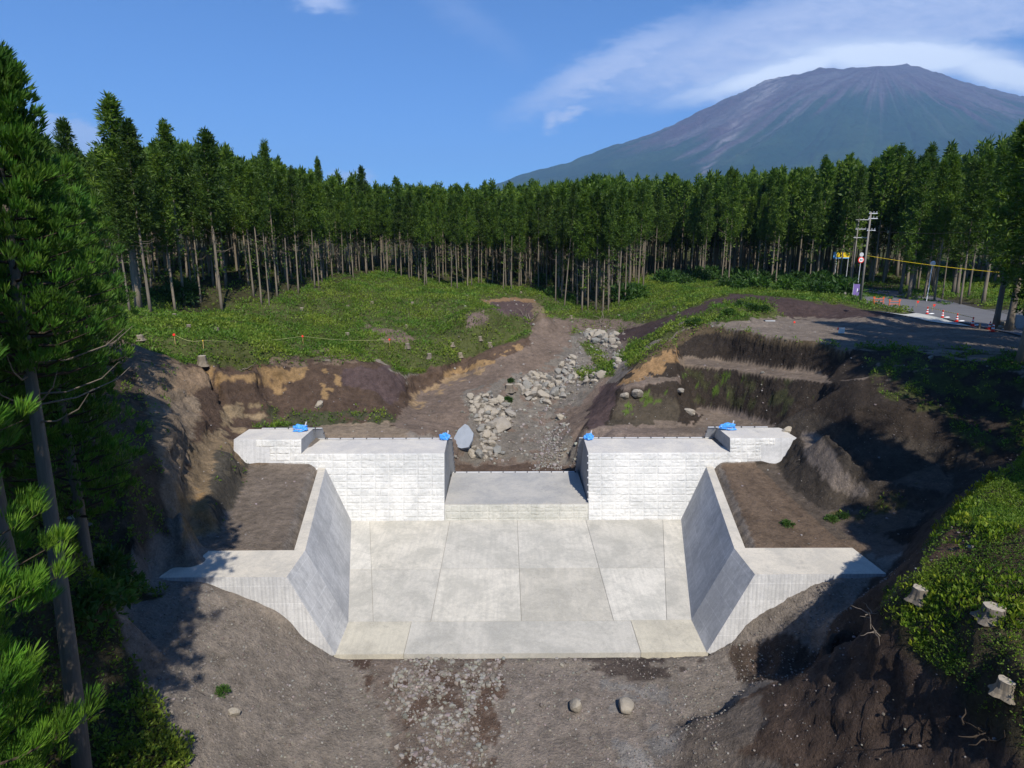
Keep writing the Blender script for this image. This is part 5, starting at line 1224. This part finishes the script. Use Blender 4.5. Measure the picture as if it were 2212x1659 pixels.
gravel('bank_stones', 'scattered stones on the cut banks and terraces', 6000, (-26, 34), (28, 64), .015, .10, 66, lambda x, y: np.clip(1 - sample(GRASS, x, y) * 2, 0, 1) * .4 * GRIDNC(x, y) * ((x > 8) | (x < -7)), 3.5, ((.13, .11, .095), (.30, .28, .26)))

# boulders one can count
roundV, roundF = ico(4, 790, .9, .12, 1.5)
brng = np.linalg.norm(roundV, axis=1); roundV = roundV / (brng[:, None] ** .25); round_me = np_mesh('boulder', roundV, roundF, True)
bprot = []
for i in range(6):
    V, F = ico(4, 700 + i, .8, .3, 1.0); V = V * (1 + .03 * fbm(V[:, 0] * 5, V[:, 1] * 5, V[:, 2] * 5, 1, 3, i))[:, None]; me = np_mesh('boulder', V, F, False); bprot.append(me)
def boulder(x, y, s, label, group, z=None, i=None, sq=(1, 1, 1), sink=.25, name='boulder'):
    o = bpy.data.objects.new(name, bprot[int(rng.integers(0, 6)) if i is None else i]); COL.objects.link(o)
    if not o.data.materials: o.data.materials.append(M['stone'])
    o.location = (x, y, (float(ground_z(x, y)) if z is None else z) + s * sink); o.scale = (s * sq[0], s * sq[1], s * sq[2])
    if name == 'round_boulder': o.data = round_me; o.name = 'boulder'
    if not o.data.materials: o.data.materials.append(M['stone'])
    o.rotation_euler = (rng.uniform(-.3, .3), rng.uniform(-.3, .3), rng.uniform(0, 6.28)); return tag(o, label, 'boulder', group)
piles = [([(1012, 858), (1055, 850), (1095, 862), (1105, 905), (1080, 925), (1062, 945), (1092, 985), (1030, 1000), (1012, 985), (1040, 950), (1030, 915)], 95, .22, .74, 'pale boulder heaped behind the spillway, beside the flat grey slab', 'boulders heaped behind the spillway'),
         ([(1118, 818), (1150, 808), (1190, 812), (1222, 838), (1215, 858), (1180, 872), (1140, 868), (1122, 850)], 62, .24, .78, 'pale boulder in the second heap, right of the small stump in the stream', 'boulders right of the stream stump'),
         ([(1200, 800), (1235, 770), (1245, 780), (1260, 800), (1300, 812), (1290, 826), (1230, 830), (1225, 850), (1205, 830)], 55, .2, .5, 'small pale boulder between the track and the grassy islet in the stream', 'boulders by the grassy islet'),
         ([(1250, 722), (1280, 714), (1330, 722), (1340, 742), (1322, 756), (1290, 745)], 42, .25, .72, 'boulder at the head of the stream bed beyond the grassy islet', 'boulders at the stream head'),
         ([(1325, 762), (1345, 775), (1330, 800), (1322, 780)], 7, .25, .5, 'grey boulder in the narrow channel right of the grassy islet', 'boulders right of the islet')]
for poly, n, s0, s1, lab, grp in piles:
    pa = np.array(poly); got = []; tries = 0
    while len(got) < n and tries < 6000:
        tries += 1; px = rng.uniform(pa[:, 0].min(), pa[:, 0].max()); py = rng.uniform(pa[:, 1].min(), pa[:, 1].max())
        if not in_poly(np.array([px]), np.array([py]), poly)[0]: continue
        x, y, z = hit(px, py, 45.8); s = s0 + (s1 - s0) * rng.random() ** 1.6
        if any(math.hypot(x - a, y - b) < (s + c_) * .52 for a, b, c_ in got): continue
        got.append((x, y, s)); boulder(x, y, s, lab, grp)
    print(grp, len(got))
x, y, z = hit(1244, 1536); boulder(x, y, .37, 'round cream boulder alone on the river bed below the apron', None, i=5, sq=(1, 1, 1.0), sink=.6, name='round_boulder')
x, y, z = hit(1352, 1535); boulder(x, y, .40, 'round grey boulder on the river bed, right of the cream one', None, i=2, sq=(1.2, .95, .9), sink=.6, name='round_boulder')
for px, py, s, lab in [(1082, 925, 1.0, 'broad brownish boulder in the middle of the stream pile'), (1210, 905, .5, 'grey boulder at the edge of the eroded gully behind the spillway'),
                       (1297, 815, .75, 'single cream boulder on the rim below the grassy islet'), (1700, 935, .45, 'boulder at the foot of the cut behind the right wing'), (690, 877, .5, 'cream rock stuck in the middle of the left cut face'),
                       (1490, 893, .5, 'grey stone lodged at the corner of the right terraces'), (1468, 846, .4, 'pale stone stuck in the face of the right terraces'), (1350, 858, .5, 'cream boulder in the lower left terrace of the right cut'),
                       (1378, 856, .6, 'larger cream boulder in the lower left terrace, right of its neighbour'), (505, 1545, .26, 'pale rock by the weeds at the lower left'), (2010, 775, .28, 'pale rock in the grass below the shaded yard'), (2095, 1185, .12, 'rock in the bare patch of the near mound')]:
    x, y, z = hit(px, py); boulder(x, y, s, lab, None)
# the flat slate slab
x, y, z = hit(1003, 962, 46); sl = thing('rock_slab', 'large flat blue-grey slab of rock leaning behind the left side of the spillway', 'rock', (x, y, z))
out_ = [(-.82, -.75), (-.86, -.1), (-.5, .55), (.05, 1.0), (.35, .85), (.8, .25), (.72, -.3), (.4, -.85), (-.2, -.95)]
V = [(a, -.12 + .02 * math.sin(i * 2), b) for i, (a, b) in enumerate(out_)] + [(a * 1.04, .22, b * 1.03) for a, b in out_]; n = len(out_)
me = poly_mesh('slab_face', V, [tuple(range(n)), tuple(range(n, 2 * n))[::-1]] + [(i, (i + 1) % n, n + (i + 1) % n, n + i) for i in range(n)])
M['slate'] = simple('slate_rock', (.25, .275, .31), .8, .25, 2); fo = obj('slab_face', me, M['slate'], sl); fo.rotation_euler = (R(-38), 0, 0); fo.location = (0, 0, .72); fo.scale = (1.0, 1, 1.15)

# ------------------------------------------------------------------ stumps
M['cutwood'] = simple('weathered_cut_wood', (.36, .31, .24), .9, .2, 9)
def stump(x, y, rad, h, label, group=None, seed=0, sink=.12, pale=True):
    rr = np.random.default_rng(seed); root = thing('tree_stump', label, 'stump', (x, y, float(ground_z(x, y)) - sink), group, rr.uniform(0, 6))
    n = 20; V = []; F = []
    prof = [(1.75, -.1), (1.35, .12), (1.08, .45), (1.0, .9), (.98, 1.0)]
    for k_, (f, hz) in enumerate(prof):
        for i in range(n):
            a = 2 * math.pi * i / n; lob = 1 + (.16 if k_ < 2 else .05) * math.sin(a * 5 + seed) + rr.normal() * .02
            V.append((math.cos(a) * rad * f * lob, math.sin(a) * rad * f * lob, hz * h + sink * 0))
    for k_ in range(len(prof) - 1):
        for i in range(n): F.append((k_ * n + i, k_ * n + (i + 1) % n, (k_ + 1) * n + (i + 1) % n, (k_ + 1) * n + i))
    obj('trunk_base', poly_mesh('trunk_base', V, F), M['bark'], root)
    top = V[-n:]; obj('cut_top', poly_mesh('cut_top', [(v[0] * .99, v[1] * .99, v[2] + .001 + rr.normal() * .006) for v in top] + [(0, 0, top[0][2] + .015)] + [(v[0], v[1], v[2] - .03) for v in top], [(i, (i + 1) % n, n) for i in range(n)] + [(n + 1 + i, n + 1 + (i + 1) % n, (i + 1) % n, i) for i in range(n)]), M['cutwood'], root)
    return root
for px, py, rd_, h, lab in [(1985, 1292, .22, .45, 'pale cut stump at the edge of the near mound, its top nearly white'), (2145, 1330, .27, .42, 'widest pale stump in the leaves of the near mound'), (2172, 1490, .2, .4, 'broken dark stump low in the leaves near the right border'),
                        (438, 787, .30, .75, 'tall stump with bare roots on the lip of the left cut'), (165, 1135, .3, .4, 'stump in deep shade under the near cedars'), (1100, 843, .4, .7, 'broken stump with grass round it on the stream pile'),
                        (1098, 1475, .0, 0, '')]:
    if not rd_: continue
    x, y, z = hit(px, py); stump(x, y, rd_, h, lab, None, int(px))
sp_ = [(545, 1088), (415, 1055), (785, 1093), (750, 1232), (1185, 1300), (1243, 1338), (1020, 1335), (885, 1405), (1068, 1400), (755, 1345), (400, 1110), (130, 1132), (1105, 1050), (1425, 1025), (1725, 1175)]
sp_ = [(604.9 + a * .3646, 259.2 + b * .3646) for a, b in sp_] + [(a / 2.133, b / 2.133) for a, b in [(805, 1463), (870, 1515), (995, 1530), (645, 1560), (1540, 1495), (1600, 1545)]]
for i, (px, py) in enumerate(sp_):
    x, y, z = hit(px, py); stump(x, y, rng.uniform(.17, .26), rng.uniform(.38, .55), 'small pale cut stump among the brambles of the cleared green slope', 'stumps on the cleared slope', 40 + i)
# twisted dead roots
def roots(px, py, s, lab, seed, n=7):
    x, y, z = hit(px, py); rr = np.random.default_rng(seed); mb = MB()
    for _ in range(n):
        p = Vector((rr.normal() * .2, rr.normal() * .2, .0)); d = Vector((rr.normal(), rr.normal(), abs(rr.normal()) * .4)).normalized(); pts = [tuple(p)]
        for k_ in range(4): d = (d + Vector(rr.normal(size=3) * .45)).normalized(); p = p + d * s * .35; pts.append((p.x, p.y, max(p.z, -.05)))
        mb.tube(pts, [.05 * s, .04 * s, .03 * s, .02 * s, .008 * s], 5, False)
    o = mb.build('dead_roots', M['twig'] if 'brown stems' in lab else M['dead'], None, True); o.location = (x, y, z + .05); tag(o, lab, 'roots')
roots(1890, 1335, .5, 'pale dead roots hanging over the edge of the near mound', 1); roots(1900, 1372, .45, 'dead roots lower on the face of the near mound', 5, 5)
roots(1140, 690, 2.2, 'tangle of reddish roots at the mouth of the purple pit', 9, 12); roots(520, 800, 1.4, 'grey root beside the tall stump on the left cut', 11, 4); roots(2130, 1590, .55, 'dry brown stems at the foot of the near mound', 13, 12)
roots(1300, 700, 1.6, 'dead branches over the dark hollow at the stream head', 17, 6)

# ------------------------------------------------------------------ bushes
def bush_proto(seed, rad=1.0, n=70, nbl=9, L=.32, Wd=.13):
    r = np.random.default_rng(seed); root = thing('forest_bush', '', 'bush', (0, 0, -500)); cen = []; dr = []; mb = MB()
    for i in range(n):
        a = r.uniform(0, 6.28); e = math.asin(r.random() ** .7); q = rad * r.uniform(.45, 1.05); d = np.array([math.cos(a) * math.cos(e), math.sin(a) * math.cos(e), math.sin(e)])
        cen.append(d * q * [1, 1, 1.0]); dr.append(d)
        if i % 6 == 0: mb.tube([(0, 0, -.2), tuple(d * q * .5), tuple(d * q)], [.03, .02, .01], 4, False)
    q = blades(np.array(cen), np.array(dr), nbl, L, Wd, r, .7, .15); obj('leaves', np_mesh('leaves', q, quad_faces(len(q))), M['bush'], root); mb.build('stems', M['bark'], root); return root
bps = [bush_proto(900), bush_proto(901, 1.0, 80, 10), bush_proto(902, 1.0, 50, 12, .45, .12)]; used_b = [False] * 3
def bush(px, py, s, lab, grp=None, hz=1.0, xyz=None):
    x, y, z = xyz or hit(px, py); i = int(rng.integers(0, 3)); sc_ = (s, s, s * hz)
    if not used_b[i]: o = bps[i]; used_b[i] = True; o.location = (x, y, z); o.scale = sc_; o['label'] = lab; 
    else: o = dup(bps[i], (x, y, z), rng.uniform(0, 6.28), sc_, lab)
    if 'group' in o: del o['group']
    if grp: o['group'] = grp
for px, py, s, lab in [(375, 650, 2.0, 'fan-leaved bush under the cedars at the left edge'), (400, 640, 1.7, 'darker bush beside the fan-leaved one at the left'), (1168, 612, 1.7, 'light green bush among the middle cedar trunks'), (1195, 640, 1.4, 'light green bush on the left rim of the gully'),
                       (1230, 655, 1.3, 'bush at the foot of the leaning cedar'), (1098, 868, .5, 'grass clump below the broken stream stump'), (1104, 826, .4, 'upright grass tuft above the broken stream stump'), (250, 1290, 1.0, 'drooping grass clump at the left of the bare slope'), (205, 1330, 1.1, 'shaded grass clump left of the bare slope'),
                       (232, 1240, .8, 'bush in the shade beside the left wing tip'), (480, 1500, .28, 'small bright weed on the bare slope at the lower left')]:
    bush(px, py, s, lab)
for px, py in [(1350, 650), (1362, 632), (1375, 645), (1440, 612), (1462, 606), (1480, 612), (1505, 605), (1528, 608), (1545, 600), (1590, 606), (1610, 612), (1632, 606), (1655, 612), (1680, 608), (1700, 618), (1722, 612), (1745, 622), (1768, 618), (1790, 628), (1812, 630), (1600, 625), (1570, 622), (1820, 640), (1780, 640), (1740, 636), (1700, 630), (1640, 625)]:
    x, y, z = hit(px, py); bush(px, py, rng.uniform(1.5, 2.7), 'leafy bush in the thicket along the top of the right-hand bank', 'thicket bushes on the right-hand bank', .85)
for px, py in [(1600, 662), (1625, 668), (1572, 680), (1648, 672), (1545, 690), (1500, 700)]: bush(px, py, rng.uniform(.5, .9), 'low bright bush on the hump in front of the dark matting', 'bushes on the hump', .7)
for px, py in [(1700, 1195 - 60), (1795, 1125), (1822, 1118)]: bush(px, py, .35, 'small weed tuft at the right edge of the right backfill', 'weed tufts by the right backfill', .8)

# ------------------------------------------------------------------ road, yard and what stands there
def drape(name, poly, mat, kind='structure', lift=.05, thick=None, n=14):
    """a paved sheet following the ground between two pixel polylines (far side, near side)"""
    farl, nearl = poly; rows_ = []
    fa = np.array([P(*p)[:2] for p in farl]); ne = np.array([P(*p)[:2] for p in nearl]); V = []; m_ = 60
    def res_(A):
        d = np.r_[0, np.cumsum(np.hypot(*np.diff(A, axis=0).T))]; u = np.linspace(0, d[-1], m_); return np.stack([np.interp(u, d, A[:, 0]), np.interp(u, d, A[:, 1])], -1)
    fa, ne = res_(fa), res_(ne)
    for j in range(n):
        q = fa + (ne - fa) * j / (n - 1); z = smooth(ground_z(q[:, 0], q[:, 1])[None], 6)[0] + lift; V.append(np.c_[q, z])
    return tag(obj(name, np_mesh(name, np.concatenate(V), grid_faces(n, m_), True), mat), kind=kind)
asph, t, bs = base_mat('asphalt', .9, .2); oc = t.new('ShaderNodeTexCoord').outputs['Object']
t.put(bs.inputs['Base Color'], t.mix(t.noise(oc, .6, 7, .7), (.09, .09, .095, 1), (.16, .16, .165, 1)))
paved, t, bs = base_mat('pale_concrete_paving', .9, .2); oc = t.new('ShaderNodeTexCoord').outputs['Object']
t.put(bs.inputs['Base Color'], t.mix(t.noise(oc, .9, 7, .7), (.34, .34, .30, 1), (.52, .51, .46, 1)))
drape('road', ([(1830, 612, 13.8), (1870, 618, 13.6), (2000, 640, 12.7), (2110, 667, 12.2), (2212, 688, 12.0), (2350, 712, 11.9)], [(1800, 632, 13.4), (1860, 645, 12.9), (1960, 668, 12.2), (2060, 690, 11.9), (2140, 708, 11.8), (2350, 752, 11.7)]), asph, lift=.10, n=18)
drape('pavement', ([(1880, 686, 11.5), (1950, 681, 11.7), (1990, 680, 11.7), (2050, 694, 11.7), (2105, 706, 11.7)], [(1885, 687, 11.45), (1950, 692, 11.4), (2020, 702, 11.4), (2060, 707, 11.4), (2105, 708, 11.6)]), paved, lift=.09)

def on(px, py, **k): return hit(px, py, 40, **k)
conem = None
def cone(px, py, label, group, h=.75, collar=True):
    x, y, z = on(px, py); t_ = thing('traffic_cone', label, 'traffic cone', (x, y, z + .02), group)
    MB().box(-.2, .2, -.2, .2, 0, .05).build('base', M['red'], t_)
    MB().lathe([(.155, .05), (.14, .12), (.055, h * .86), (.035, h), (.0, h + .01)], 16).build('body', M['red'], t_, True)
    for z0, z1 in ((.24, .38), (.50, .62)):
        r0, r1 = .14 - (z0 - .12) * .14, .14 - (z1 - .12) * .14
        MB().lathe([(r0 + .006, z0), (r1 + .006, z1)], 16).build('white_band', M['white'], t_, True)
    if collar:
        MB().lathe([(.05, h - .02), (.07, h + .02), (.07, h + .10), (.04, h + .13)], 12).build('bar_collar', M['red'], t_, True)
    return x, y, z
def sandbag(x, y, z, label):
    t_ = thing('sandbag', label, 'sandbag', (x, y, z + .02), 'white weight bags at the cones')
    bm = bmesh.new(); bmesh.ops.create_icosphere(bm, subdivisions=3, radius=1)
    for v in bm.verts:
        k_ = 1 + .1 * math.sin(v.co.x * 5 + v.co.y * 4); v.co = Vector((v.co.x * .34 * k_, v.co.y * .2 * k_, max(v.co.z, -.4) * .13 + .05))
    me = bpy.data.meshes.new('bag'); bm.to_mesh(me); bm.free(); obj('bag', me, M['white'], t_); MB().tube([(.3, 0, .06), (.42, .02, .08)], [.03, .05], 6).build('neck', M['white'], t_)
cones = []
names = ['farthest of the four striped cones along the pale paving', 'second farthest striped cone along the pale paving', 'third farthest striped cone along the pale paving', 'nearest of the four striped cones along the pale paving']
for i, (px, py) in enumerate([(2043, 681 - 29 + 8), (2072, 689 - 29 + 9), (2106, 697 - 29 + 10), (2140, 705 - 29 + 12)]):
    px = [1999, 2032, 2063, 2097][i] ; py = [682, 690, 698, 707][i]
    c_ = cone(px + 3, py - 2, names[i], None); cones.append(c_); sandbag(c_[0] + .5, c_[1] - .05, c_[2], ['white bag beside the farthest striped cone', 'white bag beside the second farthest striped cone', 'white bag beside the third striped cone', 'white bag beside the nearest striped cone'][i])
cone(2137, 712, 'plain cone beyond the paving, left one of the pair by the log pile', None, collar=False); cone(2144, 717, 'plain cone beyond the paving, right one of the pair by the log pile', None, collar=False, h=.7)
M['stripe'] = None
ms, t, bs = base_mat('black_yellow_stripes', .5, .3); wv = t.new('ShaderNodeTexWave'); wv.wave_type = 'BANDS'; wv.bands_direction = 'X'; t.put(wv.inputs['Vector'], t.new('ShaderNodeTexCoord').outputs['Object']); wv.inputs['Scale'].default_value = .9
t.put(bs.inputs['Base Color'], t.ramp(wv.outputs[1], [(0, (.02, .02, .02)), (.5, (.8, .6, .05))], 'CONSTANT'))
for i in range(3):
    a, b = Vector(cones[i]), Vector(cones[i + 1]); mid = (a + b) / 2; d = b - a
    o = MB().tube([(-d.length / 2, 0, 0), (d.length / 2, 0, 0)], .025, 8).build('cone_bar', ms); o.location = mid + Vector((0, 0, .82)); o.rotation_euler = (0, -math.asin(d.z / d.length), math.atan2(d.y, d.x))
    tag(o, ['striped bar linking the two farthest striped cones', 'striped bar linking the middle two striped cones', 'striped bar linking the two nearest striped cones'][i], 'barrier bar')
def barricade(px, py, label, rz):
    x, y, z = on(px, py); t_ = thing('barricade', label, 'barricade', (x, y, z), None, rz)
    for sx in (-.55, .55):
        MB().tube([(sx, -.25, 0), (sx, 0, .85), (sx, .25, 0)], .03, 8).build('leg_frame', M['orange'], t_)
        MB().box(sx - .12, sx + .12, -.04, .04, .80, .92).build('head', M['orange'], t_)
    for z0 in (.35, .68): MB().tube([(-.62, 0, z0), (.62, 0, z0)], .03, 8).build('rail', M['orange'], t_)
barricade(1897, 657, 'orange pipe barricade on the grass verge, the farther of two', R(-12)); barricade(1931, 663, 'orange pipe barricade on the grass verge, the nearer of two', R(-14))
def flag(px, py, label, s=.35, h=.9, x=None):
    p_ = x or on(px, py); t_ = thing('marker_flag', label, 'marker', p_)
    MB().tube([(0, 0, -.1), (0, 0, h)], .02, 6).build('stake', M['stake'], t_)
    me = poly_mesh('pennant', [(0, -.01, h), (s, -.01, h * .97), (s * .45, -.01, h - s), (0, .01, h), (s, .01, h * .97), (s * .45, .01, h - s)], [(0, 1, 2), (5, 4, 3), (0, 3, 4, 1), (1, 4, 5, 2), (2, 5, 3, 0)]); obj('pennant', me, M['red'], t_)
flag(1978, 666, 'red pennant by the road right of the barricades'); flag(2013, 674, 'red pennant by the road just left of the first striped cone')
def disc_marker(px, py, label, h=.8):
    x, y, z = hit(px, py, 30); t_ = thing('survey_marker', label, 'marker', (x, y, z))
    MB().tube([(0, 0, -.2), (0, 0, h)], .025, 6).build('stake', M['stake'], t_)
    o = MB().lathe([(.0, -.03), (.10, -.02), (.11, 0), (.10, .02), (.0, .03)], 14).build('red_disc', M['red'], t_); o.location = (0, -.05, h); o.rotation_euler = (R(80), 0, 0); return x, y, z + h
mk_ = [disc_marker(379, 745, 'red survey marker farthest left on the green bank'), disc_marker(655, 744, 'red survey marker in the middle of the green bank, above the cut'), disc_marker(842, 750, 'red survey marker farthest right on the green bank'), disc_marker(1715, 702, 'red marker on the bare yard behind the right terraces', .3)]
x, y, z = hit(441, 762, 30); t_ = thing('yellow_stake', 'thin yellow stake standing just above the tall stump', 'stake', (x, y, z)); MB().tube([(0, 0, -.2), (0, 0, 1.0)], .03, 6).build('pole', M['stake'], t_)
MB().lathe([(.034, .9), (.034, 1.0)], 8).build('painted_tip', M['yellow'], t_)
pts = [mk_[0], (x, y, z + .95), mk_[1], mk_[2]]; pp = []
for a, b in zip(pts[:-1], pts[1:]):
    for k_ in range(8): u_ = k_ / 8; pp.append((a[0] + (b[0] - a[0]) * u_, a[1] + (b[1] - a[1]) * u_, a[2] + (b[2] - a[2]) * u_ - .25 * math.sin(u_ * math.pi)))
tag(MB().tube(pp + [pts[-1]], .012, 4).build('survey_line', M['cord']), 'thin yellow line strung between the red markers on the green bank', 'line')
# small notice board on the yard
x, y, z = on(1817, 722); t_ = thing('notice_board', 'small white notice board with a red tag on the bare yard', 'sign', (x, y, z)); MB().box(-.28, .28, -.02, .02, .1, .62).build('panel', M['white'], t_)
for sx in (-.2, .2): MB().box(sx - .02, sx + .02, .022, .06, -.05, .6).build('leg', M['stake'], t_)
for k_ in range(4): MB().box(-.22, .22, -.026, -.021, .18 + k_ * .1, .205 + k_ * .1).build('text_line', M['steel'], t_)
MB().box(-.42, -.29, -.03, .0, .42, .6).build('red_tag', M['red'], t_)
x, y, z = on(1661, 694); t_ = thing('flat_panel', 'dark blue panel lying on the gravel at the back of the yard', 'panel', (x, y, z)); MB().box(-.5, .5, -.3, .3, .03, .10).build('sheet', M['navy'], t_); MB().box(-.54, .54, -.34, -.3, .02, .13).build('rim', M['steel'], t_)
# utility poles
def upole(px, py, ty, lab, rad=.17, arms=(), lean=0):
    x, y, z = on(px, py); h = height_for(x, y, z, ty); t_ = thing('utility_pole', lab, 'pole', (x, y, z)); t_.rotation_euler = (0, lean, 0)
    MB().tube([(0, 0, -.5), (0, 0, h)], [rad, rad * .6], 14).build('shaft', M['pole'], t_, True)
    for f_, w_ in arms:
        c_ = MB().box(-w_ * .25, w_ * .9, -.05, .05, h * f_ - .05, h * f_ + .05).build('cross_arm', M['steel'], t_)
        for sx in (-.15, .4, .8): MB().lathe([(.03, 0), (.07, .05), (.04, .1), (.07, .15), (.03, .2)], 8, (sx * w_, 0, h * f_ + .05)).build('insulator', M['form'], c_)
    return x, y, z, h, t_
p1 = upole(1858, 652, 458, 'nearer utility pole, thick and grey with short upper arms, by the road', .15, [(.985, .9), (.93, 1.0), (.80, .9)])
p2 = upole(1838, 622, 470, 'farther utility pole with pale cross arms, behind the purple banner', .13, [(.97, 2.0), (.84, 1.6), (.72, 2.2)])
# round road signs on their own post
x, y, z = on(1850, 640); t_ = thing('road_sign', 'round red-rimmed traffic sign below a plain round mirror, on a thin post by the poles', 'road sign', (x, y, z))
hs = height_for(x, y, z, 588); MB().tube([(0, 0, -.3), (0, 0, hs + .9)], .045, 8).build('post', M['steel'], t_)
def disc(r0, z0, mt, nm, yy): o = MB().lathe([(0, -.015), (r0, -.015), (r0, .015), (0, .015)], 24).build(nm, mt, t_); o.rotation_euler = (R(90), 0, 0); o.location = (0, yy, z0)
disc(.42, hs, M['red'], 'sign_rim', -.06); disc(.30, hs, M['white'], 'sign_face', -.085); MB().box(-.16, -.05, -.115, -.10, hs - .12, hs + .12).build('numeral', M['navy'], t_); MB().box(.04, .16, -.115, -.10, hs - .12, hs + .12).build('numeral', M['navy'], t_)
disc(.28, hs + .72, M['steel'], 'upper_disc', -.06)
# purple banner
x, y, z = on(1848, 644); t_ = thing('banner', 'purple upright banner by the road at the foot of the poles', 'banner', (x, y, z)); MB().box(-.45, .4, -.02, .02, .1, 1.9).build('cloth', M['purple'], t_); MB().tube([(-.48, 0, 0), (-.48, 0, 2.0)], .03, 6).build('pole', M['steel'], t_); MB().box(.05, .16, -.03, -.022, .7, 1.3).build('pale_mark', M['white'], t_)
t_.scale = (1, 1, 1)
# yellow and blue billboard in the wood
x, y, z = on(1812, 612); hb = height_for(x, y, z, 592); t_ = thing('billboard', 'yellow and blue board glimpsed between the trees left of the poles', 'sign', (x, y, z + hb - .6))
MB().box(-1.0, 1.3, -.04, .04, .15, 1.0).build('yellow_panel', M['yellow'], t_); MB().box(-1.0, 1.3, -.045, .045, -.02, .147).build('blue_strip', M['skyblue'], t_); MB().box(-1.55, -1.05, -.05, .05, -.02, 1.1).build('blue_panel', M['skyblue'], t_)
for a, b in ((-.3, .5), (.4, .7), (.8, .4)): MB().box(a, a + .22, -.06, -.042, b, b + .14).build('black_mark', M['black'], t_)
for sx in (-.9, 1.2): MB().box(sx - .04, sx + .04, -.03, .03, -hb + .3, -.022).build('post', M['steel'], t_)
# white post with a round head
x, y, z = on(2001, 652); h = height_for(x, y, z, 598); t_ = thing('mirror_post', 'slim white post with a round head at the far verge of the road', 'post', (x, y, z)); MB().tube([(0, 0, -.2), (.1, 0, h)], .05, 8).build('post', M['white'], t_); o = MB().lathe([(0, -.05), (.33, -.05), (.35, 0), (.2, .06), (0, .07)], 20).build('round_head', M['steel'], t_); o.rotation_euler = (R(90), 0, 0); o.location = (.1, -.08, h)
# yellow-sleeved cable across the road
def cable(a, b, rad, mat, sag, name, lab, cat):
    pts = [(a[0] + (b[0] - a[0]) * u_, a[1] + (b[1] - a[1]) * u_, a[2] + (b[2] - a[2]) * u_ - sag * 4 * u_ * (1 - u_)) for u_ in np.linspace(0, 1, 24)]
    tag(MB().tube(pts, rad, 6).build(name, mat, None, True), lab, cat)
pa_ = PY(1915, 562, p1[1] + 2); pb_ = PY(2330, 600, 60)
cable((p1[0] + .1, p1[1], PY(1863, 552, p1[1])[2]), pb_, .028, M['yellow'], .35, 'yellow_cable', 'yellow sleeved cable slung from the near utility pole across the wood', 'cable')
cable((p1[0] + .1, p1[1], p1[2] + p1[3] * .8), (60, 66, p1[2] + p1[3] * .86), .02, M['black'], .8, 'power_cable', 'thin dark overhead wire above the yellow cable', 'cable')
# log pile
x, y, z = on(2168, 712); t_ = thing('log_pile', 'small stack of cut logs by the road near the right border', 'log pile', (x, y, z))
for r_ in range(4):
    for k_ in range(7 - r_):
        mb = MB().tube([(0, -.45, 0), (0, .45, 0)], .11, 10); mb.V = [(v[0] + (k_ - 3) * .235 + r_ * .118 + rng.normal() * .01, v[1] + rng.normal() * .01, v[2] + .12 + r_ * .2) for v in mb.V]; mb.build('log', M['cutwood'] if (k_ + r_) % 2 else M['bark'], t_)
# leaning board at the right border
x, y, z = on(2203, 712); t_ = thing('grey_panel', 'grey board on edge at the right border by the road', 'panel', (x, y, z)); MB().box(-.6, .9, -.04, .04, 0, 1.3).build('board', M['form'], t_); MB().box(-.62, .92, -.05, .05, 1.302, 1.36).build('top_rail', M['rail'], t_)
for i, (px, py) in enumerate([(1812, 640), (1824, 642)]):
    x, y, z = on(px, py); o = MB().box(-.15, .15, -.12, .12, -.1, .62).box(-.11, .11, -.09, .09, .602, .70).build('guard_post', M['pole']); o.location = (x, y, z); tag(o, ['left of two short concrete posts beside the purple banner', 'right of two short concrete posts, next to the purple banner'][i], 'post')
x, y, z = on(2115, 710); o = MB().tube([(0, 0, -.2), (0, 0, .45), (0, 0, .5)], [.1, .1, .08], 10).build('wooden_post', M['bark']); o.location = (x, y, z); tag(o, 'short wooden post at the near end of the pale paving', 'post')
x, y, z = hit(300, 870, 25); t_ = thing('orange_stake', 'thin orange-tipped stake in the shaded left bank', 'stake', (-22.5, 30.5, float(ground_z(-22.5, 30.5)))); MB().tube([(0, 0, -.2), (0, 0, 2.6)], .03, 6).build('rod', M['stake'], t_); MB().tube([(0, 0, 2.602), (0, 0, 2.8)], .035, 6).build('orange_tip', M['orange'], t_)

# ------------------------------------------------------------------ air
hz = bpy.data.materials.new('thin_air'); hz.use_nodes = True; t = NT(hz.node_tree); t.n.clear(); out = t.new('ShaderNodeOutputMaterial'); pv = t.new('ShaderNodeVolumePrincipled')
pv.inputs['Color'].default_value = (.36, .62, 1.0, 1); pv.inputs['Density'].default_value = HAZE; t.l.new(pv.outputs[0], out.inputs['Volume'])
hb_ = MB().box(-13500, 15500, -3200, 18000, -150, 2900).mesh('haze'); tag(obj('haze', hb_, hz), 'thin blue summer air over the valley and mountain', 'haze', None, 'stuff')
